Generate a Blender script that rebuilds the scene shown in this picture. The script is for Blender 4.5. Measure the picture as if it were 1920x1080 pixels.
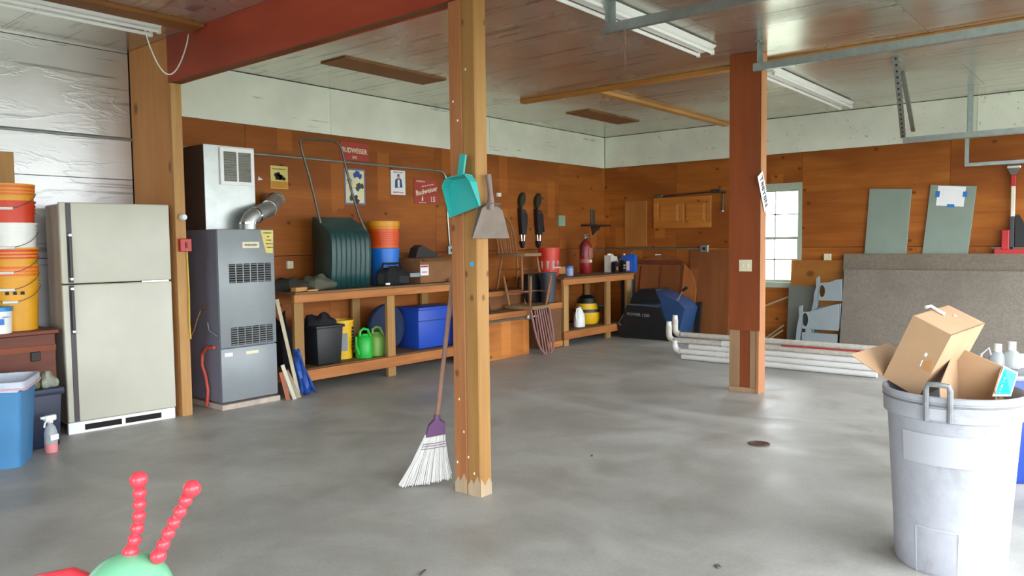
import bpy, bmesh, math, random
from mathutils import Vector, Matrix, Euler, Quaternion
random.seed(7)
for o in list(bpy.data.objects): bpy.data.objects.remove(o, do_unlink=True)
scn = bpy.context.scene
COL = scn.collection
PI = math.pi
R = math.radians

# ---------------------------------------------------------------- camera, daylight, exposure
cam_d = bpy.data.cameras.new('camera'); cam = bpy.data.objects.new('camera', cam_d); COL.objects.link(cam)
cam_d.sensor_fit = 'HORIZONTAL'; cam_d.sensor_width = 36.0; cam_d.lens = 26.98; cam_d.clip_start = 0.02
_fw = Vector((0.7695, 0.6359, -0.0590)); _up = Vector((0.0529, 0.0285, 0.9982))
_z = -_fw.normalized(); _x = _up.cross(_z).normalized(); _y = _z.cross(_x)
cam.matrix_world = Matrix(((_x.x, _y.x, _z.x, 0), (_x.y, _y.y, _z.y, 0), (_x.z, _y.z, _z.z, 1.32), (0, 0, 0, 1)))
scn.camera = cam
vs = scn.view_settings
vs.view_transform = 'Standard'; vs.look = 'None'; vs.gamma = 1.0; vs.use_curve_mapping = False
vs.exposure = 1.02
w = bpy.data.worlds.new('overcast_sky'); scn.world = w; w.use_nodes = True
bgn = w.node_tree.nodes['Background']
bgn.inputs[0].default_value = (0.90, 0.96, 1.0, 1); bgn.inputs[1].default_value = 6.0

def portal(name, loc, rot, sx, sy):
    """an opening the daylight comes through (sampling aid only, gives off no light of its own)"""
    l = bpy.data.lights.new(name, 'AREA'); l.shape = 'RECTANGLE'; l.size = sx; l.size_y = sy
    l.cycles.is_portal = True
    o = bpy.data.objects.new(name, l); COL.objects.link(o); o.location = loc; o.rotation_euler = rot
YF = -1.0                                   # the wall with the garage doors, behind the camera
DOORS = [(-2.6, 1.5), (2.1, 4.7), (5.3, 9.7)]
for i, (a, b) in enumerate(DOORS):
    portal('opening_daylight', ((a + b) / 2, YF, 1.13), (R(90), 0, R(180)), b - a, 2.26)
LOPEN = (.3, 2.9)                           # opening added in the unseen left wall to brighten faces turned that way
portal('opening_daylight', (-4.0, 1.6, 1.13), (R(90), 0, R(-90)), 2.6, 2.26)
portal('window_daylight', (10.08, 3.79, 1.38), (R(90), 0, R(90)), 0.74, 1.36)

# ---------------------------------------------------------------- helpers
def lin(h):
    h = h.lstrip('#'); r = [int(h[i:i + 2], 16) / 255 for i in (0, 2, 4)]
    return tuple((c / 12.92 if c <= .04045 else ((c + .055) / 1.055) ** 2.4) for c in r) + (1,)

def EU(*a): return Euler(a).to_matrix()

class NT:
    def __init__(s, name):
        s.m = bpy.data.materials.new(name); s.m.use_nodes = True; s.t = s.m.node_tree
        s.b = s.t.nodes['Principled BSDF']
    def n(s, typ, **kw):
        nd = s.t.nodes.new(typ)
        for k, v in kw.items():
            if hasattr(nd, k): setattr(nd, k, v)
            else: nd.inputs[k].default_value = v
        return nd
    def l(s, a, b): s.t.links.new(a, b)
    def coord(s, scale=(1, 1, 1), rnd=True):
        tc = s.n('ShaderNodeTexCoord'); mp = s.n('ShaderNodeMapping'); mp.inputs['Scale'].default_value = scale
        if rnd:
            oi = s.n('ShaderNodeObjectInfo'); ml = s.n('ShaderNodeMath', operation='MULTIPLY'); ml.inputs[1].default_value = 37.0
            s.l(oi.outputs['Random'], ml.inputs[0])
            ad = s.n('ShaderNodeVectorMath', operation='ADD'); s.l(tc.outputs['Object'], ad.inputs[0]); s.l(ml.outputs[0], ad.inputs[1])
            s.l(ad.outputs[0], mp.inputs[0])
        else: s.l(tc.outputs['Object'], mp.inputs[0])
        return mp.outputs[0]
    def noise(s, vec, scale=5, detail=4, rough=.6, dist=0):
        n = s.n('ShaderNodeTexNoise'); n.inputs['Scale'].default_value = scale; n.inputs['Detail'].default_value = detail
        n.inputs['Roughness'].default_value = rough; n.inputs['Distortion'].default_value = dist; s.l(vec, n.inputs['Vector']); return n.outputs['Fac']
    def ramp(s, fac, stops):
        r = s.n('ShaderNodeValToRGB'); e = r.color_ramp.elements
        while len(e) < len(stops): e.new(.5)
        for el, (p, c) in zip(e, stops): el.position = p; el.color = c
        s.l(fac, r.inputs[0]); return r.outputs[0]
    def mix(s, fac, a, b, mode='MIX'):
        m = s.n('ShaderNodeMix', data_type='RGBA', blend_type=mode)
        for i, v in ((0, fac), (6, a), (7, b)):
            if hasattr(v, 'is_linked') or hasattr(v, 'node'): s.l(v, m.inputs[i])
            else: m.inputs[i].default_value = v
        return m.outputs[2]
    def bump(s, h, st=.2, d=.01):
        b = s.n('ShaderNodeBump'); b.inputs['Strength'].default_value = st; b.inputs['Distance'].default_value = d
        s.l(h, b.inputs['Height']); s.l(b.outputs[0], s.b.inputs['Normal']); return b

MATS = {}
def plain(name, col, rough=.5, metal=0.0, var=.08, scale=9, bump=0, spec=.5, trans=0, alpha=1):
    """painted / moulded surface with a little uneven wear"""
    if name in MATS: return MATS[name]
    s = NT(name); c = lin(col) if isinstance(col, str) else col
    v = s.coord(); f = s.noise(v, scale, 4)
    d = tuple(x * (1 - 2 * var) for x in c[:3]) + (1,); e = tuple(min(1, x * (1 + var)) for x in c[:3]) + (1,)
    s.l(s.ramp(f, [(.3, d), (.7, e)]), s.b.inputs['Base Color'])
    s.b.inputs['Roughness'].default_value = rough; s.b.inputs['Metallic'].default_value = metal
    s.b.inputs['Specular IOR Level'].default_value = spec
    if trans: s.b.inputs['Transmission Weight'].default_value = trans; s.b.inputs['IOR'].default_value = 1.3
    if alpha < 1: s.b.inputs['Alpha'].default_value = alpha
    if bump: s.bump(s.noise(v, scale * 6, 4), bump, .004)
    MATS[name] = s.m; return s.m

def wood(name, c1, c2, grain='Z', scale=14, rough=.6, knots=.0, blotch=.35, bump=.08, c3=None, spec=.35, plugs=False):
    if name in MATS: return MATS[name]
    s = NT(name); st = {'X': (.06, 1, 1), 'Y': (1, .06, 1), 'Z': (1, 1, .06)}[grain]
    v = s.coord(st); f = s.noise(v, scale, 6, .62, 1.2)
    base = s.ramp(f, [(.28, lin(c1)), (.72, lin(c2))])
    v2 = s.coord({'X': (.5, 1.4, 1.4), 'Y': (1.4, .5, 1.4), 'Z': (1.4, 1.4, .5)}[grain])
    g = s.noise(v2, 1.6, 3, .5)
    dk = tuple(x * (1 - blotch) for x in lin(c1)[:3]) + (1,)
    base = s.mix(s.ramp(g, [(.38, (.75, .75, .75, 1)), (.62, (0, 0, 0, 1))]), base, dk if not c3 else lin(c3))
    if knots or plugs:
        sx_ = s.n('ShaderNodeSeparateXYZ'); s.l(s.coord((1, 1, 1)), sx_.inputs[0])
        ad = s.n('ShaderNodeMath', operation='ADD'); s.l(sx_.outputs[0], ad.inputs[0]); s.l(sx_.outputs[1], ad.inputs[1])
        cb = s.n('ShaderNodeCombineXYZ'); s.l(ad.outputs[0], cb.inputs[0]); s.l(sx_.outputs[2], cb.inputs[1])
        def spots(scale, vec_scale, metric, r0, r1, keep):
            mp = s.n('ShaderNodeMapping'); mp.inputs['Scale'].default_value = vec_scale; s.l(cb.outputs[0], mp.inputs[0])
            vo = s.n('ShaderNodeTexVoronoi', voronoi_dimensions='2D', distance=metric); vo.inputs['Scale'].default_value = scale; s.l(mp.outputs[0], vo.inputs['Vector'])
            k = s.ramp(vo.outputs['Distance'], [(r0, (1, 1, 1, 1)), (r1, (0, 0, 0, 1))])
            sep = s.n('ShaderNodeSeparateColor'); s.l(vo.outputs['Color'], sep.inputs[0])
            th = s.n('ShaderNodeMath', operation='GREATER_THAN'); th.inputs[1].default_value = 1 - keep; s.l(sep.outputs[0], th.inputs[0])
            mu = s.n('ShaderNodeMath', operation='MULTIPLY'); s.l(k, mu.inputs[0]); s.l(th.outputs[0], mu.inputs[1])
            return mu, sep
        if plugs:
            mu, sep = spots(1.6, (1.9, .62, 1), 'CHEBYCHEV', .23, .27, .30)
            ml = s.n('ShaderNodeMath', operation='MULTIPLY'); s.l(mu.outputs[0], ml.inputs[0]); ml.inputs[1].default_value = .30
            base = s.mix(ml.outputs[0], base, tuple(min(1, x * 1.45) for x in lin(c2)[:3]) + (1,))
        if knots:
            mu, sep = spots(knots, (.75, 1, 1) if grain != 'Z' else (1, .75, 1), 'EUCLIDEAN', .03, .075, .6)
            ml = s.n('ShaderNodeMath', operation='MULTIPLY'); s.l(mu.outputs[0], ml.inputs[0]); ml.inputs[1].default_value = .75
            base = s.mix(ml.outputs[0], base, tuple(x * .28 for x in lin(c1)[:3]) + (1,))
    s.l(base, s.b.inputs['Base Color']); s.b.inputs['Roughness'].default_value = rough; s.b.inputs['Specular IOR Level'].default_value = spec
    if bump: s.bump(f, bump, .004)
    MATS[name] = s.m; return s.m

class MB:
    """collects shapes and links them as ONE mesh object"""
    def __init__(s): s.bm = bmesh.new()
    def box(s, x0, x1, y0, y1, z0, z1, bev=0, seg=1):
        return s.obox(((x0 + x1) / 2, (y0 + y1) / 2, (z0 + z1) / 2), (abs(x1 - x0), abs(y1 - y0), abs(z1 - z0)), None, bev, seg)
    def obox(s, c, size, rot=None, bev=0, seg=1, taper=None):
        M = Matrix.Translation(c) @ ((rot.to_matrix().to_4x4() if hasattr(rot, 'to_matrix') else rot.to_4x4()) if rot is not None else Matrix())
        r = bmesh.ops.create_cube(s.bm, size=1.0)
        vs_ = r['verts']
        for v in vs_:
            p = Vector((v.co.x * size[0], v.co.y * size[1], v.co.z * size[2]))
            if taper and v.co.z < 0: p.x *= taper[0]; p.y *= taper[1]
            v.co = M @ p
        if bev:
            es = {e for v in vs_ for e in v.link_edges}
            bmesh.ops.bevel(s.bm, geom=list(es), offset=bev, segments=seg, affect='EDGES', profile=.5)
        return s
    def tube(s, pts, r, seg=8, cap=True, closed=False):
        pts = [Vector(p) for p in pts]; n = len(pts); rs = r if isinstance(r, (list, tuple)) else [r] * n
        rings = []; up = None
        for i, p in enumerate(pts):
            if closed: t = (pts[(i + 1) % n] - pts[i - 1])
            else: t = (pts[min(i + 1, n - 1)] - pts[max(i - 1, 0)])
            t = t.normalized() if t.length > 1e-9 else Vector((0, 0, 1))
            if up is None:
                up = Vector((0, 0, 1)) if abs(t.z) < .9 else Vector((1, 0, 0))
            a = (up - t * up.dot(t)); a = a.normalized() if a.length > 1e-6 else t.orthogonal().normalized(); up = a; b = t.cross(a)
            rings.append([s.bm.verts.new(p + (a * math.cos(k * 2 * PI / seg) + b * math.sin(k * 2 * PI / seg)) * rs[i]) for k in range(seg)])
        m = n if closed else n - 1
        for i in range(m):
            A, B = rings[i], rings[(i + 1) % n]
            for k in range(seg): s.bm.faces.new((A[k], A[(k + 1) % seg], B[(k + 1) % seg], B[k]))
        if cap and not closed:
            s.bm.faces.new(rings[0][::-1]); s.bm.faces.new(rings[-1])
        return s
    def cyl(s, p0, p1, r0, r1=None, seg=16): return s.tube([p0, p1], [r0, r0 if r1 is None else r1], seg)
    def lathe(s, prof, seg=28, loc=(0, 0, 0), sx=1, sy=1, M=None):
        M = (M if M is not None else Matrix()); loc = Vector(loc); rings = []
        for (r, z) in prof:
            if r < 1e-6: rings.append([s.bm.verts.new(loc + M @ Vector((0, 0, z)))])
            else: rings.append([s.bm.verts.new(loc + M @ Vector((r * sx * math.cos(k * 2 * PI / seg), r * sy * math.sin(k * 2 * PI / seg), z))) for k in range(seg)])
        for A, B in zip(rings, rings[1:]):
            for k in range(seg):
                q = [A[k % len(A)], A[(k + 1) % len(A)], B[(k + 1) % len(B)], B[k % len(B)]]; u = []
                for v in q:
                    if v not in u: u.append(v)
                if len(u) > 2:
                    try: s.bm.faces.new(u)
                    except ValueError: pass
        return s
    def sphere(s, c, r, sc=(1, 1, 1), u=16, v=10, rot=None):
        M = Matrix.Translation(c) @ (rot.to_matrix().to_4x4() if rot is not None else Matrix()) @ Matrix.Diagonal((r * sc[0], r * sc[1], r * sc[2], 1))
        bmesh.ops.create_uvsphere(s.bm, u_segments=u, v_segments=v, radius=1, matrix=M); return s
    def prism(s, pts, d, holes=()):
        """closed outline (3-D points in one plane), given depth vector d, with optional holes"""
        d = Vector(d); es = []; allv = []
        for lp in [pts] + list(holes):
            vv = [s.bm.verts.new(Vector(p)) for p in lp]; allv += vv
            for a, b in zip(vv, vv[1:] + vv[:1]): es.append(s.bm.edges.new((a, b)))
        if holes:
            nf = [g for g in bmesh.ops.triangle_fill(s.bm, edges=es, use_beauty=True)['geom'] if isinstance(g, bmesh.types.BMFace)]
        else: nf = [s.bm.faces.new(allv)]
        r = bmesh.ops.extrude_face_region(s.bm, geom=nf)
        for g in r['geom']:
            if isinstance(g, bmesh.types.BMVert): g.co += d
        return s
    def panel(s, pts, th):
        p = [Vector(q) for q in pts]; nrm = (p[1] - p[0]).cross(p[2] - p[0]).normalized() * th
        return s.prism(p, nrm)
    def build(s, name, mat, parent=None, smooth=True, loc=None):
        bmesh.ops.recalc_face_normals(s.bm, faces=s.bm.faces[:])
        me = bpy.data.meshes.new(name); s.bm.to_mesh(me); s.bm.free()
        if mat: me.materials.append(mat)
        if smooth and len(me.polygons):
            me.polygons.foreach_set('use_smooth', [True] * len(me.polygons)); me.set_sharp_from_angle(angle=R(35))
        o = bpy.data.objects.new(name, me); COL.objects.link(o)
        if parent: o.parent = parent
        if loc: o.location = loc
        return o

def tag(o, label=None, cat=None, group=None, kind=None):
    if label: o['label'] = label
    if cat: o['category'] = cat
    if group: o['group'] = group
    if kind: o['kind'] = kind
    return o
def thing(name, label, cat, loc=(0, 0, 0), rot=(0, 0, 0), group=None):
    o = bpy.data.objects.new(name, None); o.empty_display_size = .1; COL.objects.link(o)
    o.location = loc; o.rotation_euler = rot if isinstance(rot, tuple) else (0, 0, rot)
    return tag(o, label, cat, group)
def copy_tree(o, parent=None):
    c = o.copy(); COL.objects.link(c); c.parent = parent
    for ch in o.children: copy_tree(ch, c)
    return c
def text(s, size, mat, parent, loc, rot, name='lettering', ext=.0006, align='CENTER', sx=1, bold=0):
    cu = bpy.data.curves.new(name, 'FONT'); cu.body = s; cu.size = size; cu.extrude = ext; cu.align_x = align; cu.align_y = 'CENTER'
    cu.offset = bold; cu.resolution_u = 2
    tmp = bpy.data.objects.new(name, cu); COL.objects.link(tmp); bpy.context.view_layer.update()
    me = bpy.data.meshes.new_from_object(tmp.evaluated_get(bpy.context.evaluated_depsgraph_get())); bpy.data.objects.remove(tmp); bpy.data.curves.remove(cu)
    me.materials.clear(); me.materials.append(mat); me.name = name
    o = bpy.data.objects.new(name, me); COL.objects.link(o); o.parent = parent
    o.location = loc; o.rotation_euler = rot; o.scale = (sx, 1, 1); return o
def marks(x, y, z, width, h, parent, mat, n, name='lettering', tilt=0):
    """a line of print too small to read, as separate letter strokes on a surface facing the room"""
    rr = random.Random(n * 7 + int(width * 1000)); mb = MB(); q = EU(0, R(tilt), 0); wd = width / n
    for i in range(n):
        cx = -width / 2 + (i + .5) * wd; hh = h * rr.uniform(.65, 1)
        c = q @ Vector((cx, 0, 0)) + Vector((x, y, z))
        mb.obox(c + q @ Vector((-wd * .25, 0, 0)), (wd * .22, .0012, hh), q); mb.obox(c + q @ Vector((wd * .08, 0, rr.uniform(-.3, .3) * h)), (wd * .5, .0012, h * .2), q)
        if rr.random() > .4: mb.obox(c + q @ Vector((wd * .25, 0, 0)), (wd * .2, .0012, hh * .8), q)
    return mb.build(name, mat, parent)
RA = (R(90), 0, 0)             # lettering that faces the room from the back wall
RB = (R(90), 0, R(-90))        # lettering that faces the room from the right wall
def S(bm, name, mat, parent=None, **k):
    o = bm.build(name, mat, parent, **k)
    if not parent: o['kind'] = 'structure'
    return o

# ---------------------------------------------------------------- materials
def ply_mat(name, grain='X', c1='#7d4420', c2='#a8642f', c3='#69351a', knots=2.6, rough=.55, plugs=True):
    return wood(name, c1, c2, grain, 9, rough, knots, .3, .05, c3, .2, plugs)
PLY_B = ply_mat('plywood_back', 'X', '#8f4e1e', '#ab662c', '#7f451d', 3.0)
PLY_R = ply_mat('plywood_right', 'Y', '#904e1b', '#b06a2a', '#7f4219', 3.0)
PLY_PIL = ply_mat('plywood_column', 'Z', '#c68851', '#d79e69', '#be8049', 1.6, .55, False)
RED_PLY = wood('red_stained_plywood', '#9d3a26', '#b54d30', 'Y', 6, .5, 0, .25, .03)
RED_POST = wood('red_brown_plywood', '#82401d', '#994e25', 'Z', 6, .5, 0, .2, .03)
FIR = wood('fir_lumber', '#b9834a', '#d3a163', 'X', 16, .6, 0, .12)
FIR_Y = wood('fir_lumber_lengthwise', '#b27636', '#cf9450', 'Y', 16, .6, 0, .12)
FIR_Z = wood('fir_lumber_upright', '#a97c4a', '#c4975f', 'Z', 16, .6, 2.2, .12)
POST_A = wood('post_timber_reddish', '#935a33', '#a87248', 'Z', 16, .6, 4.0, .15)
POST_B = wood('post_timber_yellow', '#966a37', '#aa824c', 'Z', 16, .6, 4.4, .15)
BENCH = wood('bench_lumber', '#a0602f', '#bf7f45', 'X', 14, .6, 0, .25)
BENCH_LEG = wood('bench_leg_lumber', '#97703f', '#b38a52', 'Z', 14, .6, 0, .15)
BENCH_TOP = wood('worn_bench_top', '#6d5137', '#8c6a48', 'X', 12, .65, 0, .3)
DARKWOOD = wood('dark_red_brown_wood', '#5f2c1c', '#7b3d26', 'X', 10, .45, 0, .3)
PINE = wood('varnished_pine', '#b36a26', '#d08a3e', 'Z', 12, .4, 2.5, .2)
PINE_Y = wood('varnished_pine_lengthwise', '#b36a26', '#d08a3e', 'Y', 12, .4, 2.5, .2)
CHAIRW = wood('chair_wood', '#8f5c33', '#ad7745', 'Z', 16, .5, 0, .2)
CHAIRSEAT = wood('chair_seat_wood', '#8b6d4f', '#a3845f', 'X', 12, .5, 0, .2)
CHAIRP = wood('mauve_painted_wood', '#8a5f5c', '#a07672', 'Z', 12, .5, 0, .15)
CARD = plain('cardboard', '#b2906f', .8, 0, .05, 6)
CARD_IN = plain('cardboard_inside', '#9d7e60', .85, 0, .05, 6)
CARD_DK = plain('brown_carton', '#855a35', .8, 0, .06, 6)
GALV = plain('galvanised_steel', '#a9b4b4', .38, .85, .08, 14)
STEEL = plain('bright_sheet_steel', '#b4b8b8', .42, .85, .06, 8)
CHROME = plain('chrome', '#d2d4d6', .18, 1, .02, 8)
DKSTEEL = plain('dark_steel_tube', '#6b665c', .42, .6, .08, 12)
BLACK = plain('black_plastic', '#16171a', .42, 0, .1, 10)
BLACKCLOTH = plain('black_cloth', '#131316', .9, 0, .2, 14, .3)
DARK = plain('dark_gap', '#1c1512', .9, 0, .1)
WHITE = plain('white_plastic', '#e6e6e2', .4, 0, .02, 8)
IVORY = plain('ivory_plastic', '#d9d2b4', .45, 0, .03, 8)
WENAMEL = plain('white_enamel', '#e9e9ea', .35, 0, .03, 4)
ORANGE = plain('orange_bucket_plastic', '#e2601c', .45, 0, .05, 5)
REDOR = plain('orange_red_bucket_plastic', '#d23c1c', .45, 0, .05, 5)
YELLOW = plain('yellow_bucket_plastic', '#dd9d1b', .45, 0, .05, 5)
YELLOW2 = plain('bright_yellow_plastic', '#e0b20f', .42, 0, .05, 5)
BLUEB = plain('blue_bucket_plastic', '#1673d6', .4, 0, .05, 5)
BINBLUE = plain('blue_bin_plastic', '#3d79a8', .5, 0, .06, 4)
NAVY = plain('navy_plastic', '#1d2740', .5, 0, .08, 6)
TOTE = plain('royal_blue_plastic', '#1d49b4', .45, 0, .06, 4)
TARP = plain('blue_tarpaulin', '#2257b8', .5, 0, .15, 12, .2)
GREEN1 = plain('bright_green_plastic', '#1fb03c', .4, 0, .05, 5)
GREEN2 = plain('olive_green_plastic', '#6f9c3c', .45, 0, .05, 5)
TEAL = plain('turquoise_plastic', '#2aa39f', .4, 0, .04, 6)
PVC = plain('white_pvc', '#dddcda', .35, 0, .04, 3)
PVC_D = plain('dirty_pvc', '#c4beb4', .5, 0, .10, 24)
REDP = plain('red_paint', '#b02020', .4, 0, .06, 6)
CANG = None
PAPER = plain('white_paper', '#e8e8ec', .8, 0, .02, 6)
YPAPER = plain('yellow_paper', '#d9c878', .8, 0, .05, 6)
GREENBOARD = plain('sage_painted_board', '#808d83', .6, 0, .03, 4)
TAPE = plain('blue_masking_tape', '#1f6fc0', .6, 0, .04, 8)
INK = plain('black_ink', '#1d1d20', .7, 0, .02)
CREAM = plain('cream_ink', '#e6dcc4', .6, 0, .02)
SHELLGRAY = plain('blue_gray_paint', '#8e989c', .5, 0, .04, 4)
SHEETGRAY = plain('gray_sheet_board', '#64675f', .7, 0, .06, 3)
def floor_mat():
    s = NT('concrete'); v = s.coord(rnd=False)
    a = s.noise(v, .55, 5, .6, .6); b = s.noise(v, 2.6, 6, .65, .4); c = s.noise(v, 60, 3, .6)
    col = s.ramp(a, [(.3, lin('#959490')), (.55, lin('#aeada9')), (.75, lin('#bdbdbb'))])
    col = s.mix(s.ramp(b, [(.33, (.6, .6, .6, 1)), (.58, (0, 0, 0, 1))]), col, lin('#807e77'))
    col = s.mix(s.ramp(c, [(.35, (.12, .12, .12, 1)), (.6, (0, 0, 0, 1))]), col, lin('#5a5750'))
    vs_ = s.coord((1.0, .35, 1), rnd=False); d = s.noise(vs_, 1.1, 4, .5, 1.0)
    col = s.mix(s.ramp(d, [(.56, (0, 0, 0, 1)), (.72, (.4, .4, .4, 1))]), col, lin('#cccbc7'))
    s.l(col, s.b.inputs['Base Color'])
    rr = s.ramp(b, [(.3, (.34, .34, .34, 1)), (.7, (.58, .58, .58, 1))]); s.l(rr, s.b.inputs['Roughness'])
    s.b.inputs['Specular IOR Level'].default_value = .4
    s.bump(b, .05, .01); return s.m
FLOOR = floor_mat()
def foil_mat(name, col, metal, rough, axis, crease=.25, line=.0):
    """foil facing of insulation boards: long creases along one axis, uneven tarnish"""
    s = NT(name); st = {'X': (.25, 1, 1), 'Y': (1.6, .07, 1)}[axis]
    v = s.coord(st); f = s.noise(v, 5.5, 5, .55, .6); g = s.noise(s.coord(), 1.3, 3)
    st2 = {'X': (.9, 22, 22), 'Y': (20, .55, 20)}[axis]; k = s.noise(s.coord(st2), 1.0, 2, .5, .3)
    gate = s.noise(s.coord({'X': (1.6, 3, 3), 'Y': (3, 1.6, 3)}[axis]), 1.0, 3)
    c = lin(col); d = tuple(x * .84 for x in c[:3]) + (1,)
    base = s.ramp(g, [(.35, d), (.65, c)])
    kk = s.ramp(k, [(.66 - line, (0, 0, 0, 1)), (.69 - line, (1, 1, 1, 1))]); gg = s.ramp(gate, [(.46, (0, 0, 0, 1)), (.54, (1, 1, 1, 1))])
    mu = s.n('ShaderNodeMath', operation='MULTIPLY'); s.l(kk, mu.inputs[0]); s.l(gg, mu.inputs[1])
    m2 = s.n('ShaderNodeMath', operation='MULTIPLY'); s.l(mu.outputs[0], m2.inputs[0]); m2.inputs[1].default_value = .6
    base = s.mix(m2.outputs[0], base, tuple(x * .35 for x in c[:3]) + (1,))
    s.l(base, s.b.inputs['Base Color']); s.b.inputs['Metallic'].default_value = metal
    s.l(s.ramp(g, [(.3, (rough, rough, rough, 1)), (.7, (rough * 1.5, rough * 1.5, rough * 1.5, 1))]), s.b.inputs['Roughness'])
    h = s.ramp(f, [(.0, (0, 0, 0, 1)), (.47, (.55, .55, .55, 1)), (.5, (1, 1, 1, 1)), (.53, (.55, .55, .55, 1)), (1, (.2, .2, .2, 1))])
    b1 = s.bump(h, crease, .012)
    b2 = s.n('ShaderNodeBump'); b2.inputs['Strength'].default_value = max(crease * 1.2, .05); b2.inputs['Distance'].default_value = .003; s.l(k, b2.inputs['Height']); s.l(b1.outputs[0], b2.inputs['Normal']); s.l(b2.outputs[0], s.b.inputs['Normal'])
    return s.m
FOIL_CEIL = foil_mat('ceiling_foil', '#dad8ce', .82, .20, 'Y', .014, .085)
FOIL_WALL = foil_mat('wall_foil', '#dddde0', .75, .33, 'X', .22, .03)
WHITEFOAM = foil_mat('band_foil', '#f0f4e8', .08, .42, 'X', .06, .0)
# ---------------------------------------------------------------- the setting
XL, XR, YB, ZC = -4.0, 10.0, 6.4, 2.9
ZP = 2.43                                             # top of the plywood
S(MB().box(XL - .1, XR + .1, YF - .1, YB + .1, -.15, 0), 'floor', FLOOR)
gr = plain('driveway_and_lawn', '#8e9382', .9, 0, .12, .6)
S(MB().box(-40, 60, -50, 50, -.3, -.16), 'trim_1', gr)['label'] = 'ground outside the garage'
cl = S(MB().box(XL - .1, XR + .1, YF - .1, YB + .1, ZC + .012, ZC + .1), 'ceiling', DARK)
for i in range(12):
    for j in range(4):
        x0 = XL - .1 + i * 1.22; y0 = -1.1 + j * 2.44 - (1.22 if i % 2 else 0)
        x1, y1 = min(x0 + 1.217, XR + .1), min(y0 + 2.437, YB + .08); y0 = max(y0, YF - .08)
        if x1 - x0 > .05 and y1 - y0 > .05: S(MB().box(x0, x1, y0, y1, ZC, ZC + .02), 'foil_board', FOIL_CEIL, cl)
        y0 = -1.1 + j * 2.44 + 2.44 - (1.22 if i % 2 else 0)
        if j == 3 and y0 < YB: S(MB().box(x0, x1, y0, YB + .08, ZC, ZC + .02), 'foil_board', FOIL_CEIL, cl)
# back wall
wb = S(MB().box(XL - .1, XR + .1, YB + .015, YB + .12, 0, ZC), 'wall_back', DARK)
for z0, z1, st in ((0.0, 1.215, 1.9), (1.221, ZP, 1.0)):
    x = 2.93; first = True
    while x < XR - .05:
        x1 = min(x + (st if first else 2.44), XR); first = False
        S(MB().box(x, x1 - .003, YB, YB + .018, z0, z1), 'plywood_sheet', PLY_B, wb); x = x1
for a, b in ((2.93, 4.9), (4.9, 7.34), (7.34, XR)):
    S(MB().box(a, b - .003, YB + .004, YB + .03, ZP + .004, ZC - .006), 'foam_board', WHITEFOAM, wb)
for z0, z1 in ((0, .62), (.625, 1.24), (1.246, 1.862), (1.868, 2.186), (2.196, 2.874), (2.88, 2.9)):
    for a, b in ((XL, -1.55), (-1.55, .9), (.9, 2.9)):
        S(MB().box(a, b - .004, YB, YB + .03, z0, z1), 'foil_board', FOIL_WALL, wb)
# right wall, around its window
WY0, WY1, WZ0, WZ1 = 3.42, 4.16, .71, 2.05
bm = MB()
for a in ((YF - .1, WY0, 0, ZC), (WY1, YB + .02, 0, ZC), (WY0, WY1, 0, WZ0), (WY0, WY1, WZ1, ZC)): bm.box(XR + .018, XR + .12, *a)
wr = S(bm, 'wall_right', DARK)
for y0, y1, z0, z1 in ((5.2, YB, 0, 1.215), (WY1, 5.2, 0, 1.215), (5.2, YB, 1.221, ZP), (WY1, 5.2, 1.221, ZP), (WY0, WY1, 0, WZ0), (WY0, WY1, WZ1, ZP),
                       (1.75, WY0, 0, 1.215), (1.75, WY0, 1.221, ZP), (YF, 1.75, 0, 1.215), (YF, 1.75, 1.221, ZP)):
    S(MB().box(XR, XR + .018, y0 + .0015, y1 - .0015, z0, z1), 'plywood_sheet', PLY_R, wr)
for a, b in ((YF, 1.5), (1.5, 3.94), (3.94, YB)):
    S(MB().box(XR + .004, XR + .03, a, b - .003, ZP + .004, ZC - .006), 'foam_board', WHITEFOAM, wr)
# unseen left and front walls, the front one open at its three garage doors
S(MB().box(XL - .1, XL, YF - .1, LOPEN[0], 0, ZC).box(XL - .1, XL, LOPEN[1], YB + .1, 0, ZC).box(XL - .1, XL, LOPEN[0], LOPEN[1], 2.26, ZC), 'wall_left', PLY_B)
bm = MB(); xs = XL
for a, b in DOORS:
    bm.box(xs, a, YF - .1, YF, 0, ZC); bm.box(a, b, YF - .1, YF, 2.26, ZC); xs = b
bm.box(xs, XR, YF - .1, YF, 0, ZC)
S(bm, 'wall_front', PLY_B)
# window
WFR = plain('pale_green_gray_window_paint', '#a9b3a0', .5, 0, .03, 5)
wn = S(MB().box(XR - .012, XR + .1, WY0, WY0 + .05, WZ0, WZ1).box(XR - .012, XR + .1, WY1 - .05, WY1, WZ0, WZ1)
       .box(XR - .012, XR + .1, WY0 + .05, WY1 - .05, WZ1 - .075, WZ1).box(XR - .03, XR + .1, WY0 - .02, WY1 + .02, WZ0 - .02, WZ0 + .05), 'window_1', WFR)
def glass():
    s = NT('window_glass'); t = s.n('ShaderNodeBsdfTransparent'); g = s.n('ShaderNodeBsdfGlossy'); g.inputs['Roughness'].default_value = .03
    m = s.n('ShaderNodeMixShader'); m.inputs[0].default_value = .05; s.l(t.outputs[0], m.inputs[1]); s.l(g.outputs[0], m.inputs[2])
    s.l(m.outputs[0], s.t.nodes['Material Output'].inputs[0]); return s.m
GLASS = glass()
ya, yb, zm = WY0 + .05, WY1 - .05, 1.335
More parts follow.
